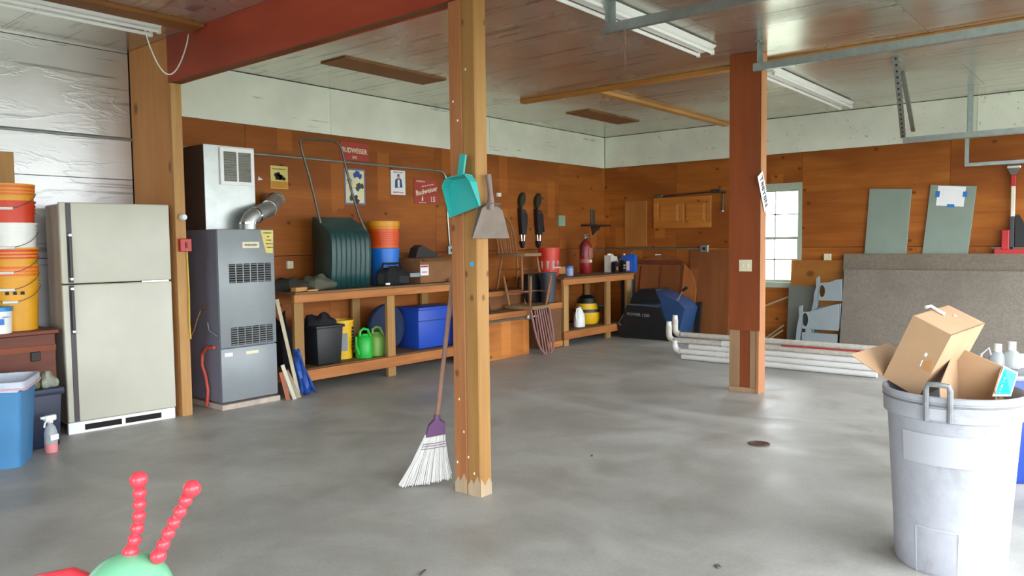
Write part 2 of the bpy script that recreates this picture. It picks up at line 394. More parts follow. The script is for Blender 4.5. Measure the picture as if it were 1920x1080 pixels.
for nm, xx, z0, z1 in (('upper_sash', XR + .055, zm - .015, WZ1 - .075), ('lower_sash', XR + .03, WZ0 + .05, zm + .02)):
    S(MB().box(xx, xx + .022, ya, ya + .022, z0, z1).box(xx, xx + .022, yb - .022, yb, z0, z1).box(xx, xx + .022, ya + .022, yb - .022, z0, z0 + .03)
      .box(xx, xx + .022, ya + .022, yb - .022, z1 - .03, z1), nm, WFR, wn)
    ym = (ya + yb) / 2
    S(MB().box(xx + .006, xx + .016, ym - .007, ym + .007, z0 + .03, z1 - .03), 'muntin', WFR, wn)
    S(MB().box(xx + .006, xx + .016, ya + .02, yb - .02, (z0 + z1) / 2 - .007, (z0 + z1) / 2 + .007), 'muntin', WFR, wn)
    S(MB().box(xx + .0095, xx + .0125, ya + .015, yb - .015, z0 + .02, z1 - .02), 'pane', GLASS, wn)
# wooden column on the back wall and the red beam that leaves it
pc = thing('plywood_column', 'tall plywood-faced wooden column on the back wall between refrigerator and furnace', 'column', (2.945, 6.08, 0))
def P(mb, name, mat, par, **k): return mb.build(name, mat, par, **k)
P(MB().box(-.039, -.021, -.305, .315, 0, ZC - .002), 'plywood_face', PLY_PIL, pc)
P(MB().box(-.039, .045, -.345, -.306, 0, 2.562, .003), 'front_board', FIR_Z, pc)
P(MB().box(.027, .045, -.305, .315, 0, ZC - .002), 'plywood_face', PLY_PIL, pc)
P(MB().box(-.02, .026, .27, .315, 0, ZC - .005), 'rear_board', FIR_Z, pc)
rb = thing('ceiling_beam', 'big red stained box beam running along the ceiling to the front post', 'beam', (2.955, 2.4, 2.565))
P(MB().box(-.049, -.031, -3.35, 3.365, 0, .333), 'plywood_face', RED_PLY, rb)
P(MB().box(.031, .049, -3.35, 3.365, 0, .333), 'plywood_face', RED_PLY, rb)
P(MB().box(-.030, .030, -3.35, 3.365, .004, .042), 'bottom_board', wood('beam_bottom_lumber', '#6b4a2c', '#86603a', 'Y', 12), rb)
fp = thing('support_post', 'yellowish two-timber support post standing in the middle of the floor', 'post', (2.95, 2.72, 0))
P(MB().box(-.045, .045, .0005, .0925, 0, 2.562, .006), 'post_timber', POST_A, fp)
P(MB().box(-.045, .045, -.0925, -.0005, 0, 2.562, .006), 'post_timber', POST_B, fp)
P(MB().lathe([(0, 0), (.0135, 0), (.0135, .0012), (0, .0012)], 20, (0, 0, 0), M=Euler((0, R(-90), 0)).to_matrix().to_4x4()), 'round_sticker', plain('sky_blue_sticker', '#3f9be0', .5, 0, .02), fp, loc=(-.0452, -.055, 1.212))['label'] = 'round blue sticker'
wr_ = wood('scuffed_pale_wood', '#a08a70', '#bda88c', 'Z', 14, .8, 0, .2); wm = MB()
for a in (-.09, .004):
    y0, y1 = a, a + .086
    wm.prism([(-.0458, y0, .0), (-.0458, y1, .0), (-.0458, y1, .05), (-.0458, y0 + .06, .085), (-.0458, y0 + .045, .06), (-.0458, y0 + .02, .11), (-.0458, y0, .07)], (.001, 0, 0))
wm.prism([(-.043, -.0933, 0), (.043, -.0933, 0), (.043, -.0933, .06), (.02, -.0933, .09), (-.01, -.0933, .055), (-.043, -.0933, .10)], (0, .001, 0))
P(wm, 'scuffed_foot', wr_, fp)['kind'] = 'stuff'
nl = MB()
for y, z in ((.02, .33), (.05, .5), (-.03, 2.2), (.06, 2.05), (.03, 1.95), (-.05, .12), (-.01, .2), (.07, .16)): nl.obox((-.0455, y, z), (.002, .007, .012))
P(nl, 'paint_drip', WHITE, fp)['kind'] = 'stuff'
# clad post on the right
rp = thing('clad_post', 'red-brown plywood clad post whose framing is bare at its foot', 'post', (6.43, 2.665, 0))
P(MB().box(-.07, -.055, -.136, .136, .54, ZC - .002), 'plywood_cladding', RED_POST, rp)
STUD = wood('bare_stud_lumber', '#9c7a58', '#b8977a', 'Z', 14, .7, 2, .2)
P(MB().box(-.054, .066, .045, .136, .04, ZC - .004, .003), 'stud', STUD, rp)
P(MB().box(-.054, .066, -.108, -.05, .04, ZC - .004, .003), 'stud', STUD, rp)
P(MB().box(-.045, .06, -.05, .045, .04, ZC - .01), 'inner_panel', RED_POST, rp)
P(MB().box(-.069, .072, -.136, -.112, 0, ZC - .003, .002), 'side_board', wood('pinkish_side_board', '#a8714a', '#c38c66', 'Z', 14, .6, 1.8, .15), rp)
P(MB().box(-.062, .07, -.111, .136, 0, .04, .002), 'bottom_plate', STUD, rp)
# lumber strips fixed to the ceiling
lu = P(MB().box(6.71, 6.80, -.95, 5.40, ZC - .04, ZC - .001, .002), 'ceiling_strip', FIR_Y, None); tag(lu, 'long lumber strip across the ceiling passing behind the clad post', 'lumber', 'lumber strips on the ceiling')
lu = P(MB().box(6.80, 9.98, 4.40, 4.49, ZC - .04, ZC - .001, .002), 'ceiling_strip', FIR, None); tag(lu, 'lumber strip on the ceiling running from the long strip to the window wall', 'lumber', 'lumber strips on the ceiling')
lu = P(MB().box(-3.9, 2.90, 5.20, 5.38, ZC - .03, ZC - .001, .002), 'ceiling_strip', wood('dark_ceiling_strip', '#8a5528', '#a26a38', 'X', 12), None); tag(lu, 'dark lumber strip on the ceiling behind the left light fixture', 'lumber', 'lumber strips on the ceiling')
for x0, x1, y0, y1, lb in ((4.17, 5.39, 5.24, 5.57, 'long brown plywood patch on the ceiling left of the front post'), (7.77, 8.95, 5.19, 5.53, 'smaller looking brown plywood patch on the ceiling near the far corner')):
    h = P(MB().box(x0, x1, y0, y1, ZC - .012, ZC - .001), 'ceiling_patch', plain('brown_patch_board', '#8a5a30', .6, 0, .08, 3), None); tag(h, lb, 'panel')
# light fixtures
def fixture(x0, x1, y0, y1, label, wide):
    yc = (y0 + y1) / 2; t = thing('fluorescent_light', label, 'light fixture', ((x0 + x1) / 2, yc, ZC), 0, 'fluorescent tube fixtures')
    L = (x1 - x0) / 2; W = (y1 - y0) / 2
    P(MB().box(-L, L, -.05, .05, -.05, -.001, .004), 'channel', WENAMEL, t)
    P(MB().panel([(-L, .05, -.045), (L, .05, -.045), (L, W, -.012), (-L, W, -.012)], .003).panel([(-L, -.05, -.045), (L, -.05, -.045), (L, -W, -.012), (-L, -W, -.012)], -.003), 'reflector', WENAMEL, t)
    for y in (-.062, .062):
        tb = P(MB().cyl((-L + .03, y, -.066), (L - .03, y, -.066), .0135, None, 10), 'tube', plain('tube_glass', '#f1f2f2', .25, 0, .01), t)
        for s in (-1, 1):
            P(MB().box(s * (L - .02) - .012, s * (L - .02) + .012, y - .014, y + .014, -.084, -.045, .003), 'lamp_holder', WHITE, t)
    return t
f1 = fixture(.25, 2.69, 5.385, 5.545, 'white fluorescent fixture with hanging white cord at the upper left', .1)
P(MB().box(.98, 1.04, -.0515, -.0495, -.035, -.018), 'red_mark', plain('red_print', '#d0414a', .6, 0, .02), f1)
fixture(3.45, 5.92, 2.72, 2.90, 'white fluorescent fixture on the ceiling right of the front post', .1)
fixture(7.0, 9.42, 2.64, 2.82, 'white fluorescent fixture farthest back, beyond the clad post', .1)
cord = []
for i in range(21):
    a = i / 20; cord.append((2.60 + .31 * a + .0, 5.46 - .02 * a, 2.84 - .30 * math.sin(PI * a) ** .8 + .03 * a))
P(MB().tube([Vector(c) - f1.location for c in cord], .005, 6), 'cord', WHITE, f1)
# ---------------------------------------------------------------- garage door tracks
def track(label, x, y0, y1, z, side=1, group='garage door tracks'):
    t = thing('door_track', label, 'door track', (x, y1, z), 0, group)
    L = y1 - y0
    P(MB().prism([(-.02 * side, 0, -.03), (.02 * side, 0, -.03), (.02 * side, 0, -.022), (-.014 * side, 0, -.022), (-.014 * side, 0, .022), (.02 * side, 0, .022), (.02 * side, 0, .03), (-.02 * side, 0, .03)], (0, -L, 0)), 'rail', GALV, t)
    return t
def angle_bar(mb, a, b, w=.035, holes=True):
    a = Vector(a); b = Vector(b); t = (b - a); L = t.length; q = t.to_track_quat('Z', 'Y')
    m = (a + b) / 2
    mb.obox(m + q @ Vector((w / 2, 0, 0)), (w, .003, L), q); mb.obox(m + q @ Vector((0, w / 2, 0)), (.003, w, L), q); return mb
def holes(a, b, w=.035, n=10):
    a = Vector(a); b = Vector(b); t = (b - a); q = t.to_track_quat('Z', 'Y'); mb = MB()
    for i in range(n):
        p = a + t * ((i + .5) / n); mb.obox(p + q @ Vector((w / 2, -.0012, 0)), (w * .3, .003, t.length / n * .35), q)
        mb.obox(p + q @ Vector((-.0012, w / 2, 0)), (.003, w * .3, t.length / n * .35), q)
    return mb
t1 = track('galvanised door track ending under the ceiling beside the front fluorescent light', 4.33, -.98, 2.77, 2.70)
P(angle_bar(MB(), (-.02, -.05, .03), (-.02, -.05, .195), .05), 'hanger', GALV, t1); P(holes((-.02, -.05, .03), (-.02, -.05, .195), .05, 3), 'hanger_hole', DARK, t1)
t2 = track('galvanised door track whose end meets the clad post', 6.08, -.98, 2.475, 2.70)
P(angle_bar(MB(), (0, -.04, .03), (0, -.04, .195), .035).box(-.03, .09, -.06, -.02, .192, .199), 'hanger', GALV, t2)
t3 = track('galvanised door track in front of the window wall at the upper right', 9.6, -.98, 2.16, 2.425)
pa, pb = (-2.3, -.47, .47), (.02, -.02, .03)
P(angle_bar(MB(), pa, pb, .05), 'brace', GALV, t3); P(holes(pa, pb, .05, 16), 'brace_hole', DARK, t3)
P(angle_bar(MB(), (-1.6, -.36, .47), (.1, -.10, .10), .04), 'brace', GALV, t3)
P(angle_bar(MB(), (.1, -.62, .02), (.1, -.62, .472), .05), 'hanger', GALV, t3); P(holes((.1, -.62, .06), (.1, -.62, .46), .05, 7), 'hanger_hole', DARK, t3)
P(MB().box(.085, .115, -.64, -.60, -.31, .02), 'drop_bracket', GALV, t3)
P(MB().box(.08, .12, -3.1, -.60, -.335, -.295, .003), 'lower_rail', GALV, t3)
# ---------------------------------------------------------------- refrigerator
fr = thing('refrigerator', 'old cream two-door refrigerator against the left part of the back wall', 'refrigerator', (2.12, 5.815, 0), R(-6)); fr.scale = (.88, .80, 1)
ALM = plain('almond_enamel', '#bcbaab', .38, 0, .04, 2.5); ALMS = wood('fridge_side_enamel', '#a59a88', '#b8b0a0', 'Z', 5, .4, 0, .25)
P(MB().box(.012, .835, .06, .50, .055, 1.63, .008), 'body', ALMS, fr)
d1 = P(MB().box(0, .847, 0, .058, 1.068, 1.638, .012, 3), 'freezer_door', ALM, fr)
d2 = P(MB().box(0, .847, 0, .058, .085, 1.060, .012, 3), 'fridge_door', ALM, fr)
P(MB().box(.012, .835, .012, .056, 1.058, 1.070), 'door_gap', DARK, fr)
HSTRIP = plain('dark_brown_trim', '#3a3236', .4, 0, .06)
for dd, z0, z1, zc in ((d1, 1.075, 1.632, 1.43), (d2, .09, 1.055, 1.04)):
    P(MB().box(.045, .083, -.006, .003, z0, z1, .002), 'handle_strip', HSTRIP, dd)
for dd, a, b in ((d1, 1.09, 1.42), (d2, .72, 1.045)):
    P(MB().tube([(.064, -.004, b), (.064, -.03, b - .03), (.064, -.03, a + .03), (.064, -.004, a)], .011, 8), 'handle', HSTRIP, dd)
    for e_ in (b - .012, a + .012): P(MB().obox((.064, -.018, e_), (.03, .036, .026), None, .006), 'handle_end', CHROME, dd)['label'] = 'chrome handle end'
P(MB().box(.60, .82, -.003, .004, 1.0585, 1.068), 'trim_clip', CHROME, d1)
P(MB().box(.0, .84, .012, .06, 0.0, .082, .004), 'base_grille', WENAMEL, fr)
P(MB().box(.12, .40, .008, .014, .02, .06).box(.43, .72, .008, .014, .02, .06), 'grille_slot', DARK, fr)
P(MB().box(.02, .06, .08, .12, 0, .055).box(.78, .82, .08, .12, 0, .055).box(.02, .06, .44, .48, 0, .055).box(.78, .82, .44, .48, 0, .055), 'foot', BLACK, fr)
# ---------------------------------------------------------------- furnace
fu = thing('furnace', 'gray upright furnace cabinet with two rows of louvers standing right of the column', 'furnace', (3.212, 5.69, 0))
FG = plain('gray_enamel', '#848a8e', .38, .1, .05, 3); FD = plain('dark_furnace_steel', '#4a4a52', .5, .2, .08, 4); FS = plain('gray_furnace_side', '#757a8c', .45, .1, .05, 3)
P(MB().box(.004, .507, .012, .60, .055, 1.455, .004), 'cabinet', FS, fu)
P(MB().box(.0, .511, -.014, .011, .500, 1.455, .008, 2), 'upper_panel', FG, fu)
P(MB().box(.0, .511, -.012, .011, .060, .494, .008, 2), 'lower_panel', FG, fu)
P(MB().box(-.012, .522, -.028, .60, 0, .045, .004), 'base_slab', plain('pinkish_white_base_board', '#b3a59a', .8, 0, .12, 10), fu)
for z0, z1 in ((1.02, 1.175), (.515, .66)):
    for k in range(6):
        x0 = .092 + k * .0655
        lv = P(MB().box(x0, x0 + .053, -.0165, -.0135, z0, z1), 'louver', DARK, fu)
        sl = MB()
        for i in range(8): zz = z0 + (i + .5) * (z1 - z0) / 8; sl.obox((x0 + .0265, -.019, zz), (.053, .004, .007), Euler((R(25), 0, 0)))
        P(sl, 'louver_slat', FG, lv)
lb = P(MB().box(.215, .37, -.019, -.013, 1.30, 1.352, .002), 'name_plate', IVORY, fu); marks(.2925, -.0195, 1.326, .12, .022, lb, INK, 10)
P(MB().box(.03, .10, -.0145, -.0115, .43, .46), 'paper_tag', PAPER, fu); P(MB().box(.22, .335, -.0145, -.0115, .43, .455), 'small_plate', IVORY, fu)
P(MB().panel([(.385, -.016, 1.447), (.506, -.016, 1.447), (.495, -.017, 1.255), (.43, -.017, 1.26)], .002), 'warning_note', YPAPER, fu)['label'] = 'yellow paper note'
for i, q in enumerate((.09, .02, .05, .07, .06)): marks(.452 + .004 * i, -.0185, 1.425 - i * .03, q, .012, fu, INK, 7, 'note_lettering')
du = thing('air_plenum', 'silver sheet metal air plenum with white grille on top of the furnace', 'duct', (3.245, 5.90, 1.456))
P(MB().box(0, .455, 0, .006, 0, .69), 'front_sheet', STEEL, du); P(MB().box(0, .455, .007, .45, .0, .69, .002), 'duct_body', plain('dull_duct_metal', '#5a5654', .5, .5, .1), du)
g = P(MB().box(.135, .445, -.016, .0, .37, .40).box(.135, .445, -.016, 0, .645, .675).box(.135, .165, -.016, 0, .40, .645).box(.415, .445, -.016, 0, .40, .645).box(.283, .297, -.016, 0, .40, .645), 'grille_frame', WENAMEL, du)
P(MB().box(.165, .415, -.004, -.001, .40, .645), 'grille_back', plain('grille_shadow_gray', '#77776f', .5, .3, .2, 6), du)
sl = MB()
for i in range(12): sl.obox((.29, -.008, .41 + i * .0205), (.25, .010, .004), Euler((R(35), 0, 0)))
P(sl, 'grille_slat', plain('gray_slat', '#9a9a94', .5, .2), g)
fl = thing('flue_pipe', 'shiny round flue pipe bending from the furnace top into the back wall', 'pipe', (3.55, 5.775, 1.456))
P(MB().tube([(0, 0, 0), (0, 0, .055), (.02, .0, .09), (.06, .005, .115), (.24, .07, .18), (.38, .22, .235), (.50, .34, .275)], .068, 20), 'pipe', STEEL, fl)
P(MB().tube([(.50, .34, .275), (.545, .40, .285), (.57, .47, .285), (.58, .60, .285)], .072, 20), 'elbow', STEEL, fl)
for p, q in (((.06, .005, .115), (.08, .012, .122)), ((.24, .07, .18), (.255, .085, .186)), ((.48, .325, .269), (.50, .34, .275)), ((0, 0, .045), (0, 0, .06))): P(MB().cyl(p, q, .0735, None, 20), 'joint_band', CHROME, fl)
o = P(MB().tube([(3.2, 5.76, .505), (3.196, 5.86, .50), (3.192, 5.93, .44), (3.192, 5.945, .35), (3.196, 5.9, .26), (3.19, 5.86, .15), (3.185, 5.87, .05), (3.185, 5.88, .02)], .014, 8), 'gas_hose', plain('red_rubber', '#c8524a', .5, 0, .05), None)
tag(o, 'red rubber hose down the left side of the furnace', 'hose')
o = P(MB().tube([(2.997, 5.74, .62), (3.06, 5.86, .60), (3.12, 5.92, .64), (3.16, 5.94, .72), (3.19, 5.93, .80), (3.206, 5.80, .82)], .006, 6), 'electric_cable', plain('brown_cable', '#8a6a4a', .6), None)
tag(o, 'thin brown cable looping from the column to the furnace side', 'cable')
o = P(MB().tube([(3.206, 5.86, .70), (3.2, 5.83, .64), (3.206, 5.72, .60)], .005, 6), 'electric_cable', plain('gray_cable', '#9a98a0', .5), None)
tag(o, 'short gray wire hanging on the furnace side', 'cable')
# boxes on the column
o = thing('switch_box', 'small red metal switch box on the front of the column', 'switch', (2.966, 5.735, 1.33))
P(MB().box(-.045, .045, -.04, 0, -.05, .05, .005), 'box', REDP, o); P(MB().box(-.006, .006, -.048, -.04, -.022, .022), 'switch', plain('dark_red_switch', '#6b1414', .5), o); P(MB().sphere((.0, -.043, -.037), .006, u=8, v=6), 'screw', STEEL, o)
o = P(MB().lathe([(0, 0), (.022, 0), (.028, .012), (.03, .03), (.02, .052), (0, .058)], 20, (2.955, 5.735, 1.545), M=Euler((R(90), 0, 0)).to_matrix().to_4x4()), 'bulb', plain('frosted_bulb', '#dcdde0', .2, 0, .02), None); tag(o, 'round white bulb on the column above the red switch box', 'bulb')
o = P(MB().tube([(2.985, 5.728, 1.28), (2.99, 5.728, .95), (2.985, 5.728, .72), (2.99, 5.728, .6)], .007, 6), 'electric_cable', plain('yellow_cable', '#c9a83a', .5), None); tag(o, 'yellow cable stapled down the front of the column', 'cable')
# ---------------------------------------------------------------- things on the back wall
yw = YB - .001
def conduit(pts, label, r=.011): o = P(MB().tube(pts, r, 8), 'conduit', GALV, None); return tag(o, label, 'conduit')
bend = [(6.43 + .105 * math.sin(a), yw - .012, 2.06 + .105 * math.cos(a)) for a in [R(x) for x in (0, 20, 45, 70, 90)]]
conduit([(3.0, yw - .012, 2.17), (4.5, yw - .012, 2.17), (6.2, yw - .012, 2.168)] + bend + [(6.55, yw - .012, 1.6), (6.575, yw - .012, 1.29)], 'thin steel conduit along the back wall bending down to an outlet')
conduit([(-3.9, yw - .012, 2.191), (2.9, yw - .012, 2.191)], 'steel conduit along the foil covered wall above the refrigerator', .013)
conduit([(9.3, yw - .012, 1.19), (9.96, yw - .012, 1.19)], 'short conduit on the back wall above the oil jugs', .008)
def outlet(x, z, label, name='wall_outlet', col=None, w=.1, h=.1, cat='outlet', hole=True):
    t = thing(name, label, cat, (x, yw, z)); P(MB().box(-w / 2, w / 2, -.035, 0, -h / 2, h / 2, .004), 'box', col or GALV, t)
    if hole: P(MB().lathe([(0, 0), (.02, 0), (.02, .003), (0, .003)], 14, M=Euler((R(90), 0, 0)).to_matrix().to_4x4()), 'socket', BLACK, t, loc=(0, -.0352, 0))
    return t
outlet(6.585, 1.24, 'gray metal outlet box at the end of the conduit left of the front post')
outlet(4.352, 1.13, 'cream switch plate on the wall above the left end of the workbench', 'switch_plate', IVORY, .07, .075, 'switch', False)
outlet(8.833, 1.62, 'greenish wall box with pale cover between the hanging tools and the corner', 'wall_box', plain('pale_green_plate', '#8fa88f', .5), .15, .15, 'outlet', False)
outlet(7.478, 1.93, 'tiny white box on the wall beside the dustpan handle', 'wall_box', WHITE, .07, .05, 'outlet', False)
def poster(x0, x1, z0, z1, mat, label, name, cat, tilt=0):
    t = thing(name, label, cat, ((x0 + x1) / 2, yw, (z0 + z1) / 2), (0, R(tilt), 0)); W, H = (x1 - x0) / 2, (z1 - z0) / 2
    P(MB().box(-W, W, -.004, 0, -H, H), 'sheet', mat, t); return t, W, H
SIGNRED = plain('sign_red', '#a83a2c', .5, 0, .05, 4)
t, W, H = poster(4.18, 4.37, 1.86, 2.075, YPAPER, 'yellowed poster with a dark engine drawing left of the snow scoop handle', 'poster', 'poster')
P(MB().box(-W + .004, W - .004, -.0055, -.004, -H + .004, -H * .35), 'orange_band', plain('ochre_print', '#c48a2c', .7), t)
pr = MB()
for x, z, r in ((-.035, .02, .022), (-.01, .03, .02), (.02, .0, .026), (.05, -.012, .018), (-.03, -.01, .015), (.0, .002, .03)): pr.lathe([(0, 0), (r, 0), (r, .002), (0, .002)], 10, (x, -.004, z), M=Euler((R(90), 0, 0)).to_matrix().to_4x4())
P(pr, 'engine_print', INK, t); marks(0, -.0055, H - .03, .15, .016, t, INK, 11)
t, W, H = poster(5.0, 5.375, 2.19, 2.385, SIGNRED, 'red tin sign high on the back wall behind the scoop handle', 'tin_sign', 'sign', 1)
text('BUDWEISER', .072, CREAM, t, (0, -.005, .005), RA, sx=.86, bold=.001); marks(0, -.005, -.062, .06, .04, t, CREAM, 3)
P(MB().box(-W, W, -.006, -.004, H - .006, H).box(-W, W, -.006, -.004, -H, -H + .006), 'border', plain('sign_border_red', '#8f2a28', .5), t)
t, W, H = poster(5.045, 5.32, 1.735, 2.11, plain('violet_gray_border', '#6f6e93', .6), 'poster of small drawn cars with violet border behind the scoop handle', 'poster', 'poster')
P(MB().box(-W + .018, W - .018, -.0055, -.004, -H + .018, H - .018), 'picture_ground', plain('pale_cream_print', '#dcd7b0', .7), t)
def car(mb, x, z, s, a):
    q = EU(0, R(a), 0); mb.obox((x, -.006, z), (.10 * s, .003, .035 * s), q, .0); mb.obox(Vector((x, -.006, z)) + q @ Vector((-.005 * s, 0, .026 * s)), (.05 * s, .003, .025 * s), q)
    for d in (-.03, .03): mb.lathe([(0, 0), (.014 * s, 0), (.014 * s, .002), (0, .002)], 10, Vector((x, -.006, z)) + q @ Vector((d * s, 0, -.018 * s)), M=Euler((R(90), 0, 0)).to_matrix().to_4x4())
    return mb
P(car(MB(), .035, .12, 1.1, 8), 'car_print', plain('print_blue', '#2b4a9a', .6), t); P(car(MB(), -.075, .065, .7, 0), 'car_print', plain('print_gray', '#8a9aa8', .6), t)
P(car(MB(), .06, .0, 1.1, -25), 'car_print', plain('print_dark', '#4b4f45', .6), t); P(car(MB(), -.03, -.06, .9, 10), 'car_print', WHITE, t); P(car(MB(), -.01, -.13, 1.3, 28), 'car_print', plain('print_black_white', '#3b3c40', .6), t)
marks(-.07, -.0058, .03, .08, .018, t, plain('print_orange', '#c8602a', .6), 5)
t, W, H = poster(5.682, 5.892, 1.862, 2.13, PAPER, 'white card with a small blue-coated figure and red line of print', 'poster', 'poster')
P(MB().prism([(-.05, -.005, -.06), (.06, -.005, -.05), (.045, -.005, .04), (.0, -.005, .055), (-.045, -.005, .03)], (0, -.0015, 0)), 'coat_print', plain('print_navy', '#3a4a78', .6), t)
P(MB().box(-.012, .02, -.0075, -.0065, -.05, .03), 'shirt_print', WHITE, t); P(MB().sphere((.005, -.006, .055), .018, (1, .15, 1), 10, 6), 'face_print', plain('print_skin', '#c69a80', .6), t)
P(MB().box(-.02, .026, -.0065, -.005, .068, .075).box(-.012, .018, -.0065, -.005, .07, .095), 'hat_print', plain('print_slate', '#5a6270', .6), t)
marks(0, -.005, .113, .14, .018, t, INK, 8); marks(0, -.005, -.108, .16, .02, t, plain('print_red', '#c03038', .6), 10)
t, W, H = poster(6.02, 6.40, 1.77, 2.057, SIGNRED, 'red tin sign with slanted lettering and price above the carton', 'tin_sign', 'sign')
text('Budweiser', .082, CREAM, t, (.01, -.005, .01), (R(90), R(-12), 0), bold=.0012); marks(-.08, -.005, .115, .14, .022, t, CREAM, 9); marks(.03, -.005, .075, .2, .018, t, CREAM, 13, tilt=-10)
text('15', .085, CREAM, t, (.105, -.005, -.085), RA, bold=.001); marks(-.06, -.005, -.125, .11, .016, t, CREAM, 8); P(MB().lathe([(0, 0), (.012, 0), (.012, .03), (.005, .045), (.005, .06), (0, .06)], 10, (-.06, -.006, -.105), sy=.2), 'bottle_print', CREAM, t)
t, W, H = poster(6.56, 6.72, 1.86, 2.07, YPAPER, 'yellow poster mostly hidden by the turquoise dustpan', 'poster', 'poster'); marks(-.04, -.005, .03, .05, .03, t, plain('print_green', '#5a7a3a', .6), 2)
o = P(MB().prism([(4.045, yw, 1.925), (4.10, yw, 1.935), (4.052, yw, 1.965)], (0, -.004, 0)), 'paper_arrow', PAPER, None); tag(o, 'small white triangular paper scrap pinned near the plenum', 'paper')
# two black legs with chrome forks
def folding_leg(x, label, arm):
    t = thing('folding_leg', label, 'tool', (x, yw - .004, 1.62), 0, 'black folding legs on the back wall')
    P(MB().prism([(.02, 0, .36), (.05, 0, .35), (.055, 0, .25), (.02, 0, .2), (-.03, 0, .14), (-.06, 0, .22), (-.05, 0, .29), (-.02, 0, .33)], (0, -.05, 0)), 'grip', plain('olive_black_plastic', '#2a2b22', .5), t)
    P(MB().prism([(-.06, 0, .15), (.03, 0, .13), (.085, 0, .06), (.08, 0, -.04), (.05, 0, -.20), (-.03, 0, -.20), (-.05, 0, -.02)], (0, -.06, 0)), 'body', BLACK, t)
    P(MB().obox((-.02, -.065, .1), (.05, .012, .03), Euler((0, R(15), 0)), .003), 'red_badge', plain('dull_red_badge', '#6a2430', .5), t)
    P(MB().cyl((-.025, -.03, -.19), (-.015, -.03, -.285), .011, None, 8).cyl((.04, -.03, -.19), (.03, -.03, -.285), .011, None, 8), 'fork', CHROME, t)
    P(MB().prism([(-.035, 0, -.28), (.045, 0, -.28), (.03, 0, -.345), (.005, 0, -.375), (-.02, 0, -.34)], (0, -.05, 0)), 'foot', BLACK, t)
    if arm: P(MB().tube([(.07, -.03, .1), (.10, -.03, .0), (.125, -.03, -.16)], .014, 6), 'side_arm', BLACK, t)
    return t
folding_leg(7.93, 'black folding leg with chrome fork, the left of two on the wall', 0)
folding_leg(8.275, 'black folding leg with chrome fork and side arm, right of its twin', 1)
o = thing('wall_shelf', 'dark metal bracket shelf near the corner of the back wall', 'shelf', (9.62, yw, 1.56))
P(MB().box(-.28, .3, -.16, 0, -.012, .012, .003), 'board', plain('dark_iron', '#3d3330', .5, .3), o); P(MB().box(-.03, .06, -.03, 0, .012, .24, .004), 'upright', DKSTEEL, o); P(MB().prism([(-.02, 0, -.012), (.24, 0, -.012), (.02, 0, -.14)], (0, -.02, 0)), 'brace', plain('dark_iron', '#3d3330', .5, .3), o)
# ---------------------------------------------------------------- workbenches
def bench(label, x0, x1, yf, legs, zt=.90, zs=.2, ybk=YB - .02):
    t = thing('workbench', label, 'workbench', ((x0 + x1) / 2, yf, 0), 0, 'lumber workbenches'); L = (x1 - x0) / 2; D = ybk - yf
    for k in range(3):
        P(MB().box(-L, L, -.015 + k * (D + .015) / 3, -.018 + (k + 1) * (D + .015) / 3, zt - .022, zt, .003), 'top_board', BENCH_TOP, t)
    P(MB().box(-L, L, .0, .038, zt - .095, zt - .023, .003), 'apron', BENCH, t)
    for xl in legs:
        lx = xl - (x0 + x1) / 2
        P(MB().box(lx - .05, lx + .05, -.002 + .04, .078, 0, zt - .023, .003), 'leg', BENCH_LEG, t)
        P(MB().box(lx - .05, lx + .05, D - .05, D - .012, 0, zt - .023, .003), 'leg', BENCH_LEG, t)
    P(MB().box(-L + .02, L - .02, .0, .038, zs - .10, zs, .003), 'shelf_rail', BENCH, t)
    for k in range(2):
        P(MB().box(-L + .02, L - .02, .080 + k * (D - .135) / 2, .077 + (k + 1) * (D - .135) / 2, zs - .02, zs, .002), 'shelf_board', BENCH_TOP, t)
    return t
bench('long lumber workbench left of the front post with orange apron', 3.96, 6.16, 5.75, (4.03, 5.11, 6.1), .905)
bench('smaller lumber workbench near the far corner holding the fire extinguisher', 7.78, 9.5, 5.60, (7.90, 8.89, 9.42), .875, .19)
BZ, B2 = .906, .876
def lathe_thing(name, label, cat, loc, prof, mat, group=None, seg=28, part='body'):
    t = thing(name, label, cat, loc, 0, group); P(MB().lathe(prof, seg), part, mat, t); return t
def bucket(label, loc, col, h=.37, rt=.15, rb=.132, bail=True, rim=True, ribs=True, group='plastic buckets', rz=0, lo=0.0):
    t = thing('bucket', label, 'bucket', loc, rz, group); rl = rb + (rt - rb) * lo / h
    P(MB().lathe([(0, lo), (rl, lo), (rt, h), (rt - .006, h), (rl - .006, lo + .006), (0, lo + .006)], 30), 'body', col, t)
    if rim: P(MB().lathe([(rt - .002, h - .012), (rt + .008, h - .012), (rt + .008, h), (rt - .002, h)], 30), 'rim', col, t)
    if ribs:
        m = MB()
        for z in (h - .035, h - .058, h - .082):
            r = rb + (rt - rb) * z / h; m.lathe([(r - .003, z - .005), (r + .006, z - .005), (r + .006, z + .005), (r - .003, z + .005)], 30)
        P(m, 'rib', col, t)
    if bail:
        pts = [((rt + .01) * math.cos(a), (rt + .01) * math.sin(a) * .97 - .0, h - .06 - .11 * abs(math.sin(a)) ** 1.0) for a in [PI + k * PI / 14 for k in range(15)]]
        P(MB().tube(pts, .0025, 5), 'bail_handle', plain('handle_wire', '#7a7a78', .4, .7), t)
        p = pts[7]; P(MB().cyl((p[0] - .045, p[1], p[2]), (p[0] + .045, p[1], p[2]), .010, None, 8), 'grip', WHITE, t)
    return t
